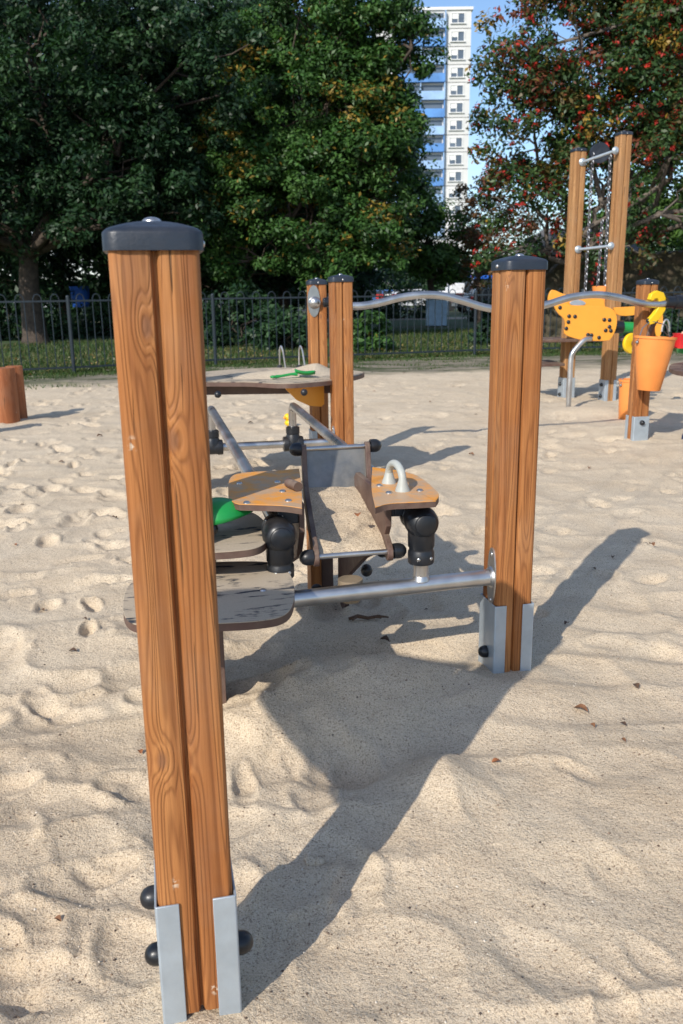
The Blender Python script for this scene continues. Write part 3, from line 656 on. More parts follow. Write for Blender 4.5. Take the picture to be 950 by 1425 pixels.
# sand tray (child mesh per plate)
def ts(v): return .055*(v/.5)
tray = MB()
side = [(.485, .695), (.53, .69), (.545, .66), (.51, .56), (.47, .50), (.30, .455), (.10, .42), (.02, .395), (-.025, .40), (-.038, .425), (-.02, .452), (.10, .478), (.30, .518), (.43, .556), (.472, .63)]
side = smooth_poly(side, 2)
def sidep(u):
    mb = MB(); n = len(side); vs = [(u+ts(v)-.009, v, z) for v, z in side]+[(u+ts(v)+.009, v, z) for v, z in side]
    mb.add(vs, [tuple(range(n)), tuple(range(n, 2*n))[::-1]]+[(i, n+i, n+(i+1) % n, (i+1) % n) for i in range(n)]); return mb
mb = MB(); u0, u1 = -.106, .112
prof = [(.512, .675), (.505, .673), (.468, .54), (.44, .505), (.30, .465), (.02, .42)]; mb2 = []
fr_v = [(v, z) for v, z in prof]
vs = []
for v, z in fr_v: vs += [(u0+ts(v), v, z), (u1+ts(v), v, z)]
for v, z in fr_v: vs += [(u0+ts(v), v+.003, z-.004), (u1+ts(v), v+.003, z-.004)]
n = len(fr_v); fs = [(2*i, 2*i+1, 2*i+3, 2*i+2) for i in range(n-1)]+[(2*n+2*i, 2*n+2*i+2, 2*n+2*i+3, 2*n+2*i+1) for i in range(n-1)]
mb.add(vs, fs); pan = mb.build('sand_tray', M['pansteel'], fr, smooth=50, label='steel pan between brown curved sides, filled with sand')
for u in (u0-.009, u1+.009): sidep(u).build('tray_side', M['brown'], pan, bevel=.002, smooth=40)
for (v, z) in ((.505, .677), (-.012, .430)):
    mb = MB(); mb.tube([(u0+ts(v)-.04, v, z), (u1+ts(v)+.04, v, z)], .0085, 14); mb.build('rod', M['steel'], pan)
    for s, u in ((-1, u0+ts(v)-.020), (1, u1+ts(v)+.020)):
        mb = MB(); mb.lathe([(.024, 0), (.025, .012), (.024, .024), (.019, .034), (.010, .041), (.001, .043)], (u, v, z), (s, 0, 0), 18); mb.build('end_cap', M['black'], pan)
mb = MB(); q = wl(G(403, 680, CZ)); mb.tube([(q[0], q[1]+.02, CZ+.015), (q[0]+.02, q[1]-.05, CZ+.015)], .016, 12); mb.build('side_stop', M['brown'], fr)
# sand heap lying in the tray
n = 26; gx, gy = np.meshgrid(np.linspace(u0+.001, u1-.001, n), np.linspace(-.004, .468, 52), indexing='ij')
uu = gx+.055*(gy/.5)
zz = np.interp(gy, [-.01, .01, .1, .2, .33, .42, .45, .47], [.425, .436, .462, .485, .516, .537, .540, .540])+.012*vnoise(gx, gy, 14, 31)+.006*vnoise(gx, gy, 40, 32)
zz += .010*np.clip((gx-u0)/(u1-u0)-.4, 0, 1)*np.interp(gy, [.3, .45], [0, -1.2])
wxy = np.array([lw(a, b_) for a, b_ in zip(uu.ravel(), gy.ravel())])
idx = np.arange(n*52).reshape(n, 52); qd = np.stack([idx[:-1, :-1], idx[1:, :-1], idx[1:, 1:], idx[:-1, 1:]], -1).reshape(-1, 4)
tag(npmesh('tray_sand', np.concatenate([wxy, zz.reshape(-1, 1)], 1), qd, M['sand'], smooth=True), 'damp sand heaped in the steel tray', 'sand', kind='stuff')
# boards at the left of the frame
pts = ccw(smooth_poly([wl(G(a, b_, .405)) for a, b_ in ((300, 782), (355, 781), (392, 784), (409, 806), (410, 838), (398, 858), (360, 865), (300, 868), (200, 872), (176, 866), (169, 845), (176, 815), (200, 800), (240, 786))], 3))
mb = MB(); mb.prism(pts, .383, .4035); bd = mb.build('seat_board', M['brown'], fr, smooth=30, label='low board with swipes in its sand coating')
mb = MB(); mb.prism(pts, .4035, .406); mb.build('board_surface', M['sanded'], bd, bevel=.001, smooth=30)
q = wl(G(366, 822, .405)); mb = MB(); mb.lathe([(.010, 0), (.007, .004), (.001, .005)], (q[0], q[1], .406), (0, 0, 1), 12); mb.build('stud', M['steel'], bd)
q = wl((-.372, 2.40)); mb = MB(); mb.box((q[0], q[1], .14), (.018, .09, .485)); mb.build('board_leg', M['brown'], fr, bevel=.002)
pts = ccw(smooth_poly([wl(G(a, b_, .50)) for a, b_ in ((270, 705), (320, 708), (352, 712), (372, 728), (376, 748), (362, 763), (320, 768), (270, 770), (240, 770), (235, 735), (240, 706))], 3))
mb = MB(); mb.prism(pts, .478, .4985); bd = mb.build('scoop_board', M['brown'], fr, smooth=30)
mb = MB(); mb.prism(pts, .4985, .501); mb.build('board_surface', M['sanded'], bd, bevel=.001, smooth=30)
q = wl(G(300, 745, .5)); mb = MB(); mb.tube([(q[0]-.02, q[1]+.03, TZ), (q[0]-.02, q[1]+.03, .478)], .02, 12); mb.build('board_support', M['steel'], fr)
# green scoop
t0 = wl(G(295, 735, .53)); mb = MB()
n, m_ = 22, 14; vs = []; fs = []
for i in range(n+1):
    f = i/n
    for j in range(m_+1):
        a = PI*j/m_; wdt = .060*math.sin(PI*min(f*.88+.12, 1))**.9; hgt = .050*math.sin(PI*min(f*.75+.18, 1))
        vs.append((f*.15, -math.cos(a)*wdt, math.sin(a)*hgt-.01*f))
for i in range(n):
    for j in range(m_): a = i*(m_+1)+j; fs.append((a, a+m_+1, a+m_+2, a+1))
Ms = Matrix.Translation((t0[0]-.062, t0[1]+.02, .545)) @ Matrix.Rotation(rad(-4), 4, 'Z') @ Matrix.Rotation(rad(-12), 4, 'Y') @ Matrix.Scale(1.28, 4)
mb.add(vs, fs, Ms); sc = mb.build('scoop', M['green'], fr, smooth=60, label='green plastic scoop fixed with black knobs')
so = sc.modifiers.new('s', 'SOLIDIFY'); so.thickness = .005
mb = MB(); mb.ball((t0[0]-.005, t0[1]-.045, .54), .021, (0, -1, .2), 1.2); mb.build('knob', M['black'], fr)
mb = MB(); mb.ball((t0[0]+.02, t0[1]+.085, .55), .02, (0, 0, 1), .8); mb.build('knob', M['black'], fr)

# ------------------------------------------------------------------ back table with post D
def table_pt(a, b_, z=.70): p = G(a, b_, z); return p
dpos = (-.158, 6.36)
tb = thing('sand_table', 'long low brown edged play table strewn with sand behind the play frame', 'play table', (dpos[0], dpos[1], 0), PSI)
def tl(p): x, y = p[0]-dpos[0], p[1]-dpos[1]; return (x*math.cos(PSI)+y*math.sin(PSI), -x*math.sin(PSI)+y*math.cos(PSI))
post_meshes(1.295, bolts=(('-x', .12, 0),), parent=tb, label='rear wooden post with steel flange on its front')
TT = .705
outl = [(240, 532), (240, 532), (285, 532), (320, 532), (350, 532), (390, 535), (430, 533), (462, 530), (480, 527), (505, 521), (508, 518), (498, 516), (470, 513), (440, 512), (400, 511), (340, 513), (280, 517), (230, 524)]
pts = ccw(smooth_poly([tl(G(a, b_, TT)) for a, b_ in outl], 2))
mb = MB(); mb.prism(pts, TT-.026, TT-.001); tp = mb.build('tabletop', M['brown'], tb, smooth=30)
cx_ = sum(p[0] for p in pts)/len(pts); cy_ = sum(p[1] for p in pts)/len(pts)
pin = [(cx_+(p[0]-cx_)*.985, cy_+(p[1]-cy_)*.965) for p in pts]
mb = MB(); mb.prism(pin, TT-.001, TT+.002); mb.build('top_layer', M['sanded'], tp, smooth=30)
q0, q1 = tl(G(255, 541, TT-.05)), tl(G(462, 538, TT-.05)); mb = MB()
ang = math.atan2(q1[1]-q0[1], q1[0]-q0[0]); mb.box(((q0[0]+q1[0])/2, (q0[1]+q1[1])/2+.05, TT-.062), (math.dist(q0, q1), .03, .066), rz=ang); mb.build('apron', M['brown'], tb, bevel=.003)
# orange gusset
gx0 = tl(AY(397, 545, 5.25)); gx1 = tl(AY(451, 545, 5.36))
ga = math.atan2(gx1[1]-gx0[1], gx1[0]-gx0[0]); gl = math.dist(gx0, gx1)
Mg = Matrix.Translation((gx0[0], gx0[1], 0)) @ Matrix.Rotation(ga, 4, 'Z')
mb = MB(); gp = [(0, TT-.03), (gl*.03, TT-.05), (gl*.3, TT-.12), (gl*.62, TT-.16), (gl*.92, TT-.17), (gl, TT-.155), (gl, TT-.03)]
mb.prism(gp, 0, .018, ax='y', M=Mg); mb.build('gusset_panel', M['orange2'], tb, bevel=.002)
for (px, py) in ((303, 549), (423, 546)):
    p = AY(px, py, 5.05); q = tl(p); mb = MB(); mb.ball((q[0], q[1], p.z), .021, (0, -1, 0), .9); mb.build('bolt_cover', M['black'], tb)
p = AY(464, 560, 5.3); q = tl(p); mb = MB(); mb.box((q[0], q[1], .33), (.02, .05, .70)); mb.build('table_leg', M['steel'], tb, bevel=.002); mb = MB(); q2 = tl((-.95, 5.4)); mb.box((q2[0], q2[1], .33), (.05, .05, .70)); mb.build('table_leg', M['steel'], tb, bevel=.002)
for px in (392, 419):
    p = G(px, 512, TT); q = tl(p); mb = MB(); hh = .155
    pp = [(q[0]-.012, q[1]+.02, TT), (q[0]-.010, q[1]+.02, TT+hh-.03)]+[(q[0]+.004*math.sin(PI*k/6)*0-.010+.018*k/6, q[1]+.02-.03*k/6, TT+hh-.03+.03*math.sin(PI*k/6)) for k in range(1, 6)]+[(q[0]+.010, q[1]-.012, TT+hh-.035), (q[0]+.024, q[1]-.02, TT)]
    mb.tube(pp, .006, 8); wh = mb.build('wire_handle', M['steel'], tb)
    mb = MB(); mb.lathe([(.02, 0), (.018, .014), (.01, .02)], (q[0]-.012, q[1]+.02, TT), (0, 0, 1), 12); mb.build('handle_foot', M['black'], wh)
# sand on the table
n = 60; lx, ly = np.meshgrid(np.linspace(0, 1, n), np.linspace(0, 1, 34), indexing='ij')
c0 = Vector(tl(G(330, 538, TT))); 
A_ = np.array([G(300, 530, TT).to_tuple(), G(455, 529, TT).to_tuple(), G(478, 515, TT).to_tuple(), G(330, 516, TT).to_tuple()])
PX = (A_[0]*((1-lx)*(1-ly))[..., None]+A_[1]*(lx*(1-ly))[..., None]+A_[2]*(lx*ly)[..., None]+A_[3]*((1-lx)*ly)[..., None])
edge = np.clip(np.minimum(np.minimum(lx, 1-lx)*5, np.minimum(ly, 1-ly)*4), 0, 1)
bump_ = .052*np.exp(-((lx-.80)/.20)**2-((ly-.74)/.22)**2)+.022*np.exp(-((lx-.45)/.4)**2-((ly-.5)/.35)**2)
zz = TT+.0005+edge*(bump_+.010*vnoise(PX[..., 0], PX[..., 1], 6, 41)+.003)-.004*(1-edge)
V = np.stack([PX[..., 0], PX[..., 1], zz], -1).reshape(-1, 3); idx = np.arange(n*34).reshape(n, 34)
qd = np.stack([idx[:-1, :-1], idx[1:, :-1], idx[1:, 1:], idx[:-1, 1:]], -1).reshape(-1, 4)
tag(npmesh('table_sand', V, qd, M['sand'], smooth=True), 'loose sand heaped on the back play table', 'sand', kind='stuff')
# green shovel
p = G(405, 523, TT+.02); sh = thing('toy_shovel', 'green plastic toy shovel lying in the sand on the back table', 'toy', (p.x, p.y, TT+.018), rad(12))
mb = MB(); mb.tube([(-.10, -.01, 0), (-.06, -.008, .004), (0, 0, .012), (.04, .0, .012)], [.011, .008, .008, .012], 10); mb.ball((-.115, -.01, 0), .02, sc=.5); mb.build('handle', M['green'], sh)
mb = MB(); vs = []; fs = []
for i in range(9):
    for j in range(9):
        f = i/8; g_ = j/8*2-1; w_ = .045*math.sin(PI*(.25+.65*f))**.6 if f < 1 else .012
        vs.append((.03+.12*f, g_*w_, .012+.018*g_*g_-.01*math.sin(PI*f)+.012*(1-f)))
for i in range(8):
    for j in range(8): a = i*9+j; fs.append((a, a+9, a+10, a+1))
mb.add(vs, fs); bl_ = mb.build('blade', M['green'], sh, smooth=60); bl_.modifiers.new('s', 'SOLIDIFY').thickness = .005
# yellow toy on the sand
p = G(403, 590, .02); z0 = gh(p.x, p.y); dk = thing('sand_mould', 'small yellow animal shaped sand mould lying on the sand behind the rails', 'toy', (p.x, p.y, z0+.02), .6)
mb = MB(); mb.ball((0, 0, .02), .05, sc=.7); mb.ball((-.02, 0, .075), .036); mb.ball((.045, 0, .04), .022); mb.build('mould_body', M['yellow'], dk, smooth=60)
mb = MB(); mb.ball((-.055, -.01, .072), .014, (-1, 0, 0), 1.4, half=True); mb.build('beak', M['orange2'], dk)

# ------------------------------------------------------------------ wavy bar + post E
D = Vector((dpos[0], dpos[1], 0)); e1 = Vector((math.cos(PSI), math.sin(PSI), 0)); e2 = Vector((-math.sin(PSI), math.cos(PSI), 0))
wb = thing('wavy_rail', 'long wavy steel bar running from the rear post past the right posts', 'rail', (D.x, D.y, 0), PSI)
def bar_at(px, py):      # height and distance along the bar for a pixel
    d = ray(px, py); # intersect plane through D-.13*e2 with normal e2
    q = D-e2*.13; o_ = Vector((0, 0, H)); tt = (q-o_).dot(e2)/d.dot(e2); w_ = o_+d*tt; r_ = w_-D
    return (r_.dot(e1), -.13, w_.z)
bp = [bar_at(a, b_) for a, b_ in ((452, 421), (470, 423.5), (497, 426), (525, 422), (555, 414.5), (585, 410.5), (615, 411.5), (645, 419), (675, 428), (705, 431.5), (735, 430), (765, 422.5), (795, 413.5), (830, 410), (860, 414), (890, 421.5), (912, 423.5), (935, 421), (975, 417))]
def spline(P, k=6):
    P = [Vector(p) for p in P]; out = []
    for i in range(len(P)-1):
        a, b_, c, d = P[max(i-1, 0)], P[i], P[i+1], P[min(i+2, len(P)-1)]
        for j in range(k):
            t_ = j/k; out.append(.5*((2*b_)+(c-a)*t_+(2*a-5*b_+4*c-d)*t_*t_+(3*b_-a-3*c+d)*t_**3))
    out.append(P[-1]); return [tuple(p) for p in out]
mb = MB(); mb.tube(spline(bp), .027, 20); mb.build('bar', M['steel'], wb, smooth=50)
fz = bp[0][2]; mb = MB(); n = 24
mb.prism([(-.045+.045*math.cos(2*PI*k/n)+.01, fz+.01+.11*math.sin(2*PI*k/n)) for k in range(n)], -.069, -.063, ax='y'); mb.ball((-.03, -.069, fz), .045, (0, -1, 0), .9, n=18)
mb.build('flange', M['steel'], wb, smooth=40)
mb = MB(); mb.lathe([(.030, 0), (.034, .002), (.034, .05), (.030, .052)], (bp[0][0]-.012, -.13, fz), (1, 0, .05), 18); mb.build('collar', M['black'], wb)
j0 = bar_at(928, 420.5); mb = MB(); mb.lathe([(.030, -.05), (.045, -.045), (.045, .03), (.055, .035), (.055, .14), (.045, .15)], (j0[0]+.03, -.13, j0[2]), (1, 0, 0), 20); mb.build('pipe_joint', M['black'], wb)
ec = Vector((2.428, 6.95, 0)); zE = gh(ec.x, ec.y)
re = thing('wooden_post', 'short looking far wooden post behind the hanging orange bucket', 'post', tuple(ec), PSI-PI/2, 'freestanding wooden posts with black caps')
post_meshes(1.27, bolts=(('+x', .175, 0),), parent=re, bracket=.225, screws=('+x',))
s_ = re.matrix_basis
# slanting brace from joint to post
mb = MB(); p0 = Vector(bar_at(928, 424)); P0 = D+e1*p0[0]+e2*(-.08)+Vector((0, 0, p0[2])); L0 = P0-ec
c_, s2 = math.cos(PI/2-PSI), math.sin(PI/2-PSI); L0 = Vector((L0.x*c_-L0.y*s2, L0.x*s2+L0.y*c_, L0.z))
mb.tube([(L0.x, L0.y, L0.z), (.05, .0, .86)], .022, 10); mb.build('brace', M['brown'], re)
# far right table edge
rp0 = G(905+25, 508, .72)
rtb = thing('side_table', 'brown laminate table corner at the right picture edge beside the far post', 'play table', (2.98, 7.0, 0), PSI)
def rl(p): x, y = p[0]-2.98, p[1]-7.0; return (x*math.cos(PSI)+y*math.sin(PSI), -x*math.sin(PSI)+y*math.cos(PSI))
pts = ccw(smooth_poly([rl(G(a, b_, .70)) for a, b_ in ((930, 512), (942, 517), (990, 522), (1050, 520), (1050, 505), (990, 503), (945, 504), (932, 507))], 2))
mb = MB(); mb.prism(pts, .672, .70); mb.build('tabletop', M['brown'], rtb)
q = rl(G(950, 520, .67)); mb = MB(); mb.box((q[0]+.30, q[1]+.10, .33), (.04, .05, .70)); mb.build('table_leg', M['black'], rtb)
p = AY(946, 492, 7.25); mb = MB(); pl = thing('sand_sieve', 'green plastic dish standing on the table corner at the right edge', 'toy', (p.x+.03, 7.2, .702), 0)
mb.lathe([(.05, 0), (.07, .005), (.10, .12), (.105, .125), (.095, .12), (.066, .012), (.01, .01)], (0, 0, 0)); mb.build('dish', M['green'], pl)

# ------------------------------------------------------------------ hook + buckets
hk0 = bar_at(911, 423); hw = D+e1*hk0[0]+e2*(-.13)+Vector((0, 0, hk0[2]))
hk = thing('hook', 'yellow C shaped plastic hook hung over the wavy bar', 'hook', tuple(hw), rad(20))
mb = MB(); pts = []
arc = [(.045*math.cos(a), .045*math.sin(a)+.0) for a in [rad(x) for x in range(150, -95, -12)]]
cl_ = [(-.045, .0)] ; mid = [(-.042, .025), (-.03, .05), (0, .062), (.035, .052), (.056, .015), (.050, -.03), (.02, -.075), (-.015, -.105), (-.045, -.12)]
wd = [.012, .020, .024, .026, .028, .028, .027, .024, .016]
lft = []; rgt = []
ms = [Vector((a, b_)) for a, b_ in mid]
ms = [p*1.15 for p in ms]; wd = [x*1.25 for x in wd]
for i, p in enumerate(ms):
    t_ = (ms[min(i+1, len(ms)-1)]-ms[max(i-1, 0)]).normalized(); nn = Vector((-t_.y, t_.x)); lft.append(tuple(p+nn*wd[i])); rgt.append(tuple(p-nn*wd[i]))
mb.prism((lft+rgt[::-1]), -.02, .02, ax='y'); mb.build('hook_plate', M['yellow'], hk, bevel=.004, smooth=50)
mb = MB(); mb.ball((-.05, 0, -.125), .018, (0, -1, 0)); mb.build('hook_knob', M['black'], hk)
def bucket(name, lab, loc, h_, rt_, rb, tilt, m, hang=None, ax='Y'):
    t_ = thing(name, lab, 'bucket', loc, 0); t_.rotation_euler = (0, tilt, .3)
    mb = MB(); mb.lathe([(.001, .004), (rb*.95, 0), (rb, .006), (rb+(rt_-rb)*.5, h_*.5), (rt_-.003, h_-.02), (rt_+.004, h_-.018), (rt_+.005, h_), (rt_-.004, h_), (rt_-.008, h_-.02), (rb-.005, .01), (.001, .008)], n=36)
    mb.build('pail', M[m], t_, smooth=50); mb = MB()
    mb.tube([(rt_, 0, h_-.05), (rt_*.55, 0, h_+.09), (hang[0], 0, hang[2])] if hang else [(rt_*math.cos(a), 0, h_-.03+.09*math.sin(a)) for a in [PI*k/10 for k in range(11)]], .0045, 8)
    if hang: mb.tube([(-rt_, 0, h_-.05), (-rt_*.8, 0, h_+.06), (hang[0], 0, hang[2])], .0045, 8)
    mb.ball((rt_+.002, 0, h_-.05), .014, (1, 0, 0)); mb.ball((-rt_-.002, 0, h_-.05), .014, (-1, 0, 0)); mb.build('wire_handle', M['iron'], t_)
    return t_
bY = hw.y-.02
pb = AY(902, 543, bY); ptp = AY(913, 468, bY)
wt = (AY(942, 470, bY)-AY(886, 470, bY)).length/2; wb_ = (AY(920, 540, bY)-AY(889, 540, bY)).length/2
tilt = math.atan2(ptp.x-pb.x, ptp.z-pb.z)
bucket('bucket', 'orange bucket hanging from the yellow hook in front of the far post', (pb.x, bY, pb.z), ptp.z-pb.z, wt, wb_*1.02, tilt*.9, 'pail', (-.06, 0, (hw.z-.13)-pb.z))
p = G(872, 574, gh(2.6, 8.6)); z0 = gh(p.x, p.y)
bucket('bucket', 'small orange bucket standing in the sand behind the far post', (p.x+.03, p.y, z0-.02), .40, .12, .10, 0, 'pail')

# ------------------------------------------------------------------ pulley tower
LT = G(787, 553, .0); RT = G(843, 557, .0)
tw = thing('pulley_tower', 'two tall wooden posts joined by steel bars with a pulley and chains', 'play equipment', (LT.x, LT.y, 0), PSI)
def tlw(p): x, y = p[0]-LT.x, p[1]-LT.y; return (x*math.cos(PSI)+y*math.sin(PSI), -x*math.sin(PSI)+y*math.cos(PSI))
lt_top = AY(811, 210, LT.y).z; rt_top = AY(868, 187, RT.y).z
q = tlw(RT)
post_meshes(lt_top, parent=tw, bolts=(('-x', .16, 0), ('-x', .04, 0)), wood='wood2', w=.135)
post_meshes(rt_top, parent=tw, loc=(q[0]+.01, q[1], 0), bolts=(('-x', .18, 0), ('-x', .05, 0)), wood='wood2', w=.135)
for (a, c) in (((812, 225), (858, 209)), ((806, 347), (852, 342))):
    A0 = AY(*a, LT.y-.09); B0 = AY(*c, RT.y-.09); a_, b2 = tlw(A0), tlw(B0); mb = MB(); mb.tube([(a_[0], a_[1], A0.z), (b2[0], b2[1], B0.z)], .015, 12)
    mb.lathe([(.001, 0), (.042, 0), (.042, .01), (.02, .03)], (a_[0], a_[1]+.03, A0.z), (0, -1, 0), 14); mb.lathe([(.001, 0), (.04, 0), (.04, .01), (.02, .03)], (b2[0], b2[1]+.03, B0.z), (0, -1, 0), 14)
    mb.build('crossbar', M['galv'], tw)
    if a[1] < 300: PA, PB = A0, B0
pc = AY(834, 213, LT.y-.05); pq = tlw(pc); prr = (AY(850, 213, LT.y)-AY(821, 213, LT.y)).length/2*.92
mb = MB(); mb.lathe([(.02, -.025), (prr*.6, -.02), (prr*.9, -.03), (prr, -.03), (prr*.88, 0), (prr, .03), (prr*.9, .03), (prr*.6, .02), (.02, .025)], (pq[0], pq[1], pc.z), (.2, 1, 0), 28)
mb.build('pulley_wheel', M['cap'], tw, smooth=40)
def chain(a, c, Y, lk=.055):
    A0 = AY(*a, Y); B0 = AY(*c, Y); q0 = tlw(A0); q1 = tlw(B0); P0 = Vector((*q0, A0.z)); P1 = Vector((*q1, B0.z)); L = (P1-P0).length; n = int(L/(lk*.72)); mb = MB(); d = (P1-P0).normalized()
    s1 = Vector((1, .3, 0)); s1 = (s1-d*s1.dot(d)).normalized(); s3 = d.cross(s1)
    for k in range(n):
        c_ = P0.lerp(P1, (k+.5)/n); s = s1 if k % 2 else s3
        mb.tube([tuple(c_+d*(lk*.5*math.sin(w_))+s*(lk*.27*math.cos(w_))) for w_ in [2*PI*j/8 for j in range(8)]], .0065, 5, closed=True)
    return mb.build('chain', M['iron'], tw, smooth=60)
chain((825, 213), (814, 406), LT.y-.08); chain((849, 216), (841, 402), LT.y-.08); chain((838, 306), (831, 404), LT.y-.12)
# shelves
for (z, a, c) in ((.86, (752, 473), (905, 478)), (.42, (752, 507), (786, 505))):
    A0 = AY(*a, LT.y-.35); B0 = AY(*c, LT.y-.25); zz_ = A0.z
    pts = [tlw(v) for v in (A0, B0, B0+Vector((-.05, .55, 0)), A0+Vector((-.1, .55, 0)))]
    mb = MB(); mb.prism(ccw(pts), zz_-.03, zz_); mb.build('shelf_board', M['brown'], tw, bevel=.004)
pail = AY(840, 402, LT.y-.05); q = tlw(pail); mb = MB(); mb.lathe([(.10, -.2), (.13, 0), (.13, .012), (.12, .012), (.09, -.19)], (q[0], q[1], pail.z+.02)); mb.build('chain_pail', M['pail'], tw)

# ------------------------------------------------------------------ orange machine panel with spout
PY = 9.05
pn = thing('play_panel', 'orange studded machine panel with a steel spout pipe below the wavy bar', 'play equipment', (AY(815, 470, PY).x, PY, 0), rad(6))
def pl_(px, py, dy=0):
    p = AY(px, py, PY+dy); x = p.x-AY(815, 470, PY).x; return (x/math.cos(rad(6)), p.z)
def panel(px, dy, th, name='panel', m='orange2', lab=None, k=2):
    pts = smooth_poly([pl_(a, b_, dy) for a, b_ in px], k); mb = MB(); mb.prism(ccw(pts), dy, dy+th, ax='y'); return mb.build(name, M[m], pn, bevel=.003, smooth=30, label=lab)
panel([(768, 422), (768, 422), (795, 425), (830, 425), (852, 428), (860, 438), (860, 455), (852, 472), (845, 475), (810, 474), (787, 467), (784, 462), (787, 450), (783, 442), (775, 436)], 0, .03)
panel([(770, 404), (775, 403), (785, 408), (800, 412), (846, 413), (848, 426), (848, 432), (800, 430), (768, 425), (766, 415)], .35, .03, lab='rear orange panel')
panel([(857, 428), (857, 428), (898, 426), (898, 426), (898, 438), (862, 441)], .15, .03, lab='small orange side panel')
panel([(795, 420), (812, 416), (823, 424), (800, 426)], .30, .02, 'metal_slide', 'galv')
for (a, b_) in ((778, 428), (791, 440), (799.5, 440.5), (790, 448), (787, 457), (841.5, 445), (849, 445.5), (843.5, 460), (849, 455), (851, 460.5), (818, 466), (823, 466.5), (834, 470)):
    x, z = pl_(a, b_); mb = MB(); mb.ball((x, 0, z), .021, (0, -1, 0), .7, half=True, n=12); mb.build('bolt_cover', M['black'], pn)
x0, z0 = pl_(822, 471); x1, z1 = pl_(793, 500, -.05); x2, z2 = pl_(789, 575, -.05)
mb = MB(); mb.tube(spline([(x0, 0, z0), (x0-.08, -.03, z0-.012), (x1+.03, -.05, z1+.09), (x1, -.05, z1), (x1*.6+x2*.4, -.05, z1*.6+z2*.4), (x2, -.05, z2-.1)]), .027, 14); mb.build('spout_pipe', M['steel'], pn, smooth=50)
x0, z0 = pl_(861, 455, .1); x1, z1 = pl_(890, 456, .1)
mb = MB(); mb.tube([(x0+.02, .1, z0), (x1, .1, z1)], .055, 18); mb.build('green_pipe', M['green'], pn)
mb = MB(); mb.tube([(x0-.03, .1, z0), (x0+.06, .1, z0)], .066, 18); mb.build('pipe_collar', M['black'], pn)
x, z = pl_(877, 478, -.1); mb = MB(); mb.lathe([(.001, 0), (.10, 0), (.105, .01), (.105, .03), (.10, .04), (.001, .04)], (x, -.1, z), (.35, -1, 0), 28); dsk = mb.build('valve_disc', M['yellow'], pn)
mb = MB(); mb.lathe([(.035, 0), (.035, .04), (.02, .06)], (x+.02, -.15, z), (.35, -1, 0), 16); mb.build('hub', M['brown'], dsk)
panel([(908, 425), (918, 425), (921, 445), (917, 470), (909, 470)], -.4, .02, lab='narrow orange panel behind the bucket')
x, z = pl_(924, 455, -.4); mb = MB(); mb.tube([(x-.04+.08*(.5-.5*math.cos(PI*k/10)), -.4, z-.05+.12*math.sin(PI*k/10)) for k in range(11)], .01, 8); mb.build('loop_handle', M['steel'], pn)

# unseen panel added left of the camera, its outline shaped to cast a rounded shadow
nb = thing('added_shadow_panel', 'unseen brown panel on thin ropes, added outside the left edge to cast a rounded shadow', 'panel', (-.862, .245, 0), math.radians(-31))
mb = MB(); mb.prism(ccw(smooth_poly([(.10, 1.82), (.10, 1.22), (.10, 1.20), (.2, 1.22), (.45, 1.38), (.66, 1.56), (.66, 1.70), (.55, 1.80), (.2, 1.84)], 2)), .065, .085, ax='y', M=Matrix.Scale(-1, 4, (1, 0, 0))); mb.build('panel', M['brown'], nb)
for x_ in (-.18, -.48): mb = MB(); mb.tube([(x_, .075, 1.8), (x_, .075, 9)], .003, 6); mb.build('added_rope', M['iron'], nb)  # added to carry the unseen panel, thin so their own shadows stay faint

# ------------------------------------------------------------------ stumps at the left
for k, (px, py, r, lab) in enumerate(((4, 589, .135, 'larger orange brown log stump cut by the left picture edge'), (24, 583, .085, 'slimmer orange brown log stump touching the larger one'), (-62, 612, .13, 'log stump standing outside the left picture edge'))):
    p = G(px, py, 0); z0 = gh(p.x, p.y)
    t_ = thing('log_stump', lab, 'stump', (p.x, p.y+r*.6, z0-.1), k*.7, 'log stumps')
    hgt = .64; mb = MB(); n = 28
    rings = []
    for zz_, s_ in ((0, 1), (.2, .99), (.45, .985), (hgt-.012, .98), (hgt, .95), (hgt+.001, .001)):
        rings.append([(r*s_*(1+.035*math.cos(3*a+k)+.02*math.sin(5*a))*math.cos(a), r*s_*(1+.035*math.cos(3*a+k)+.02*math.sin(5*a))*math.sin(a), zz_) for a in [2*PI*j/n for j in range(n)]])
    mb.loft(rings); mb.build('log', M['log'], t_, smooth=40)

# ------------------------------------------------------------------ leaves, twigs, cone on the sand
leafc = [(.20, .09, .04), (.30, .11, .04), (.12, .065, .035), (.09, .05, .03)]
LM = []
for i, c in enumerate(leafc): LM.append(simple('dry_leaf_%s' % 'abcd'[i], c, .8, 0, .3, 60))
def dry_leaf(px, py, s, k, h=None, lab=None):
    p = G(px, py, 0 if h is None else h); z = gh(p.x, p.y) if h is None else h
    mb = MB(); n = 6; vs = []; fs = []; curl = random.uniform(.3, .8)
    for i in range(n+1):
        f = i/n; w_ = s*.33*math.sin(PI*(f*.96+.02))**.8
        for g_ in (-1, -.5, 0, .5, 1): vs.append((s*(f-.5), g_*w_*(1+random.uniform(-.15, .15)), abs(g_)*w_*curl+s*.15*math.sin(PI*f)*random.uniform(.7, 1.2)+.002))
    for i in range(n):
        for j in range(4): a = i*5+j; fs.append((a, a+5, a+6, a+1))
    mb.add(vs, fs); o_ = mb.build('dry_leaf', LM[k % 4], None, (p.x, p.y, z+.003), random.uniform(0, 6), smooth=60)
    return tag(o_, lab or 'small dry brown leaf lying on the open sand', 'leaf', 'dry leaves on the sand')
dry_leaf(808, 986, .045, 0, lab='curled brown leaf on the sand right of the front right post'); dry_leaf(690, 1062, .026, 1, lab='tiny orange leaf on the lit sand in the right foreground')
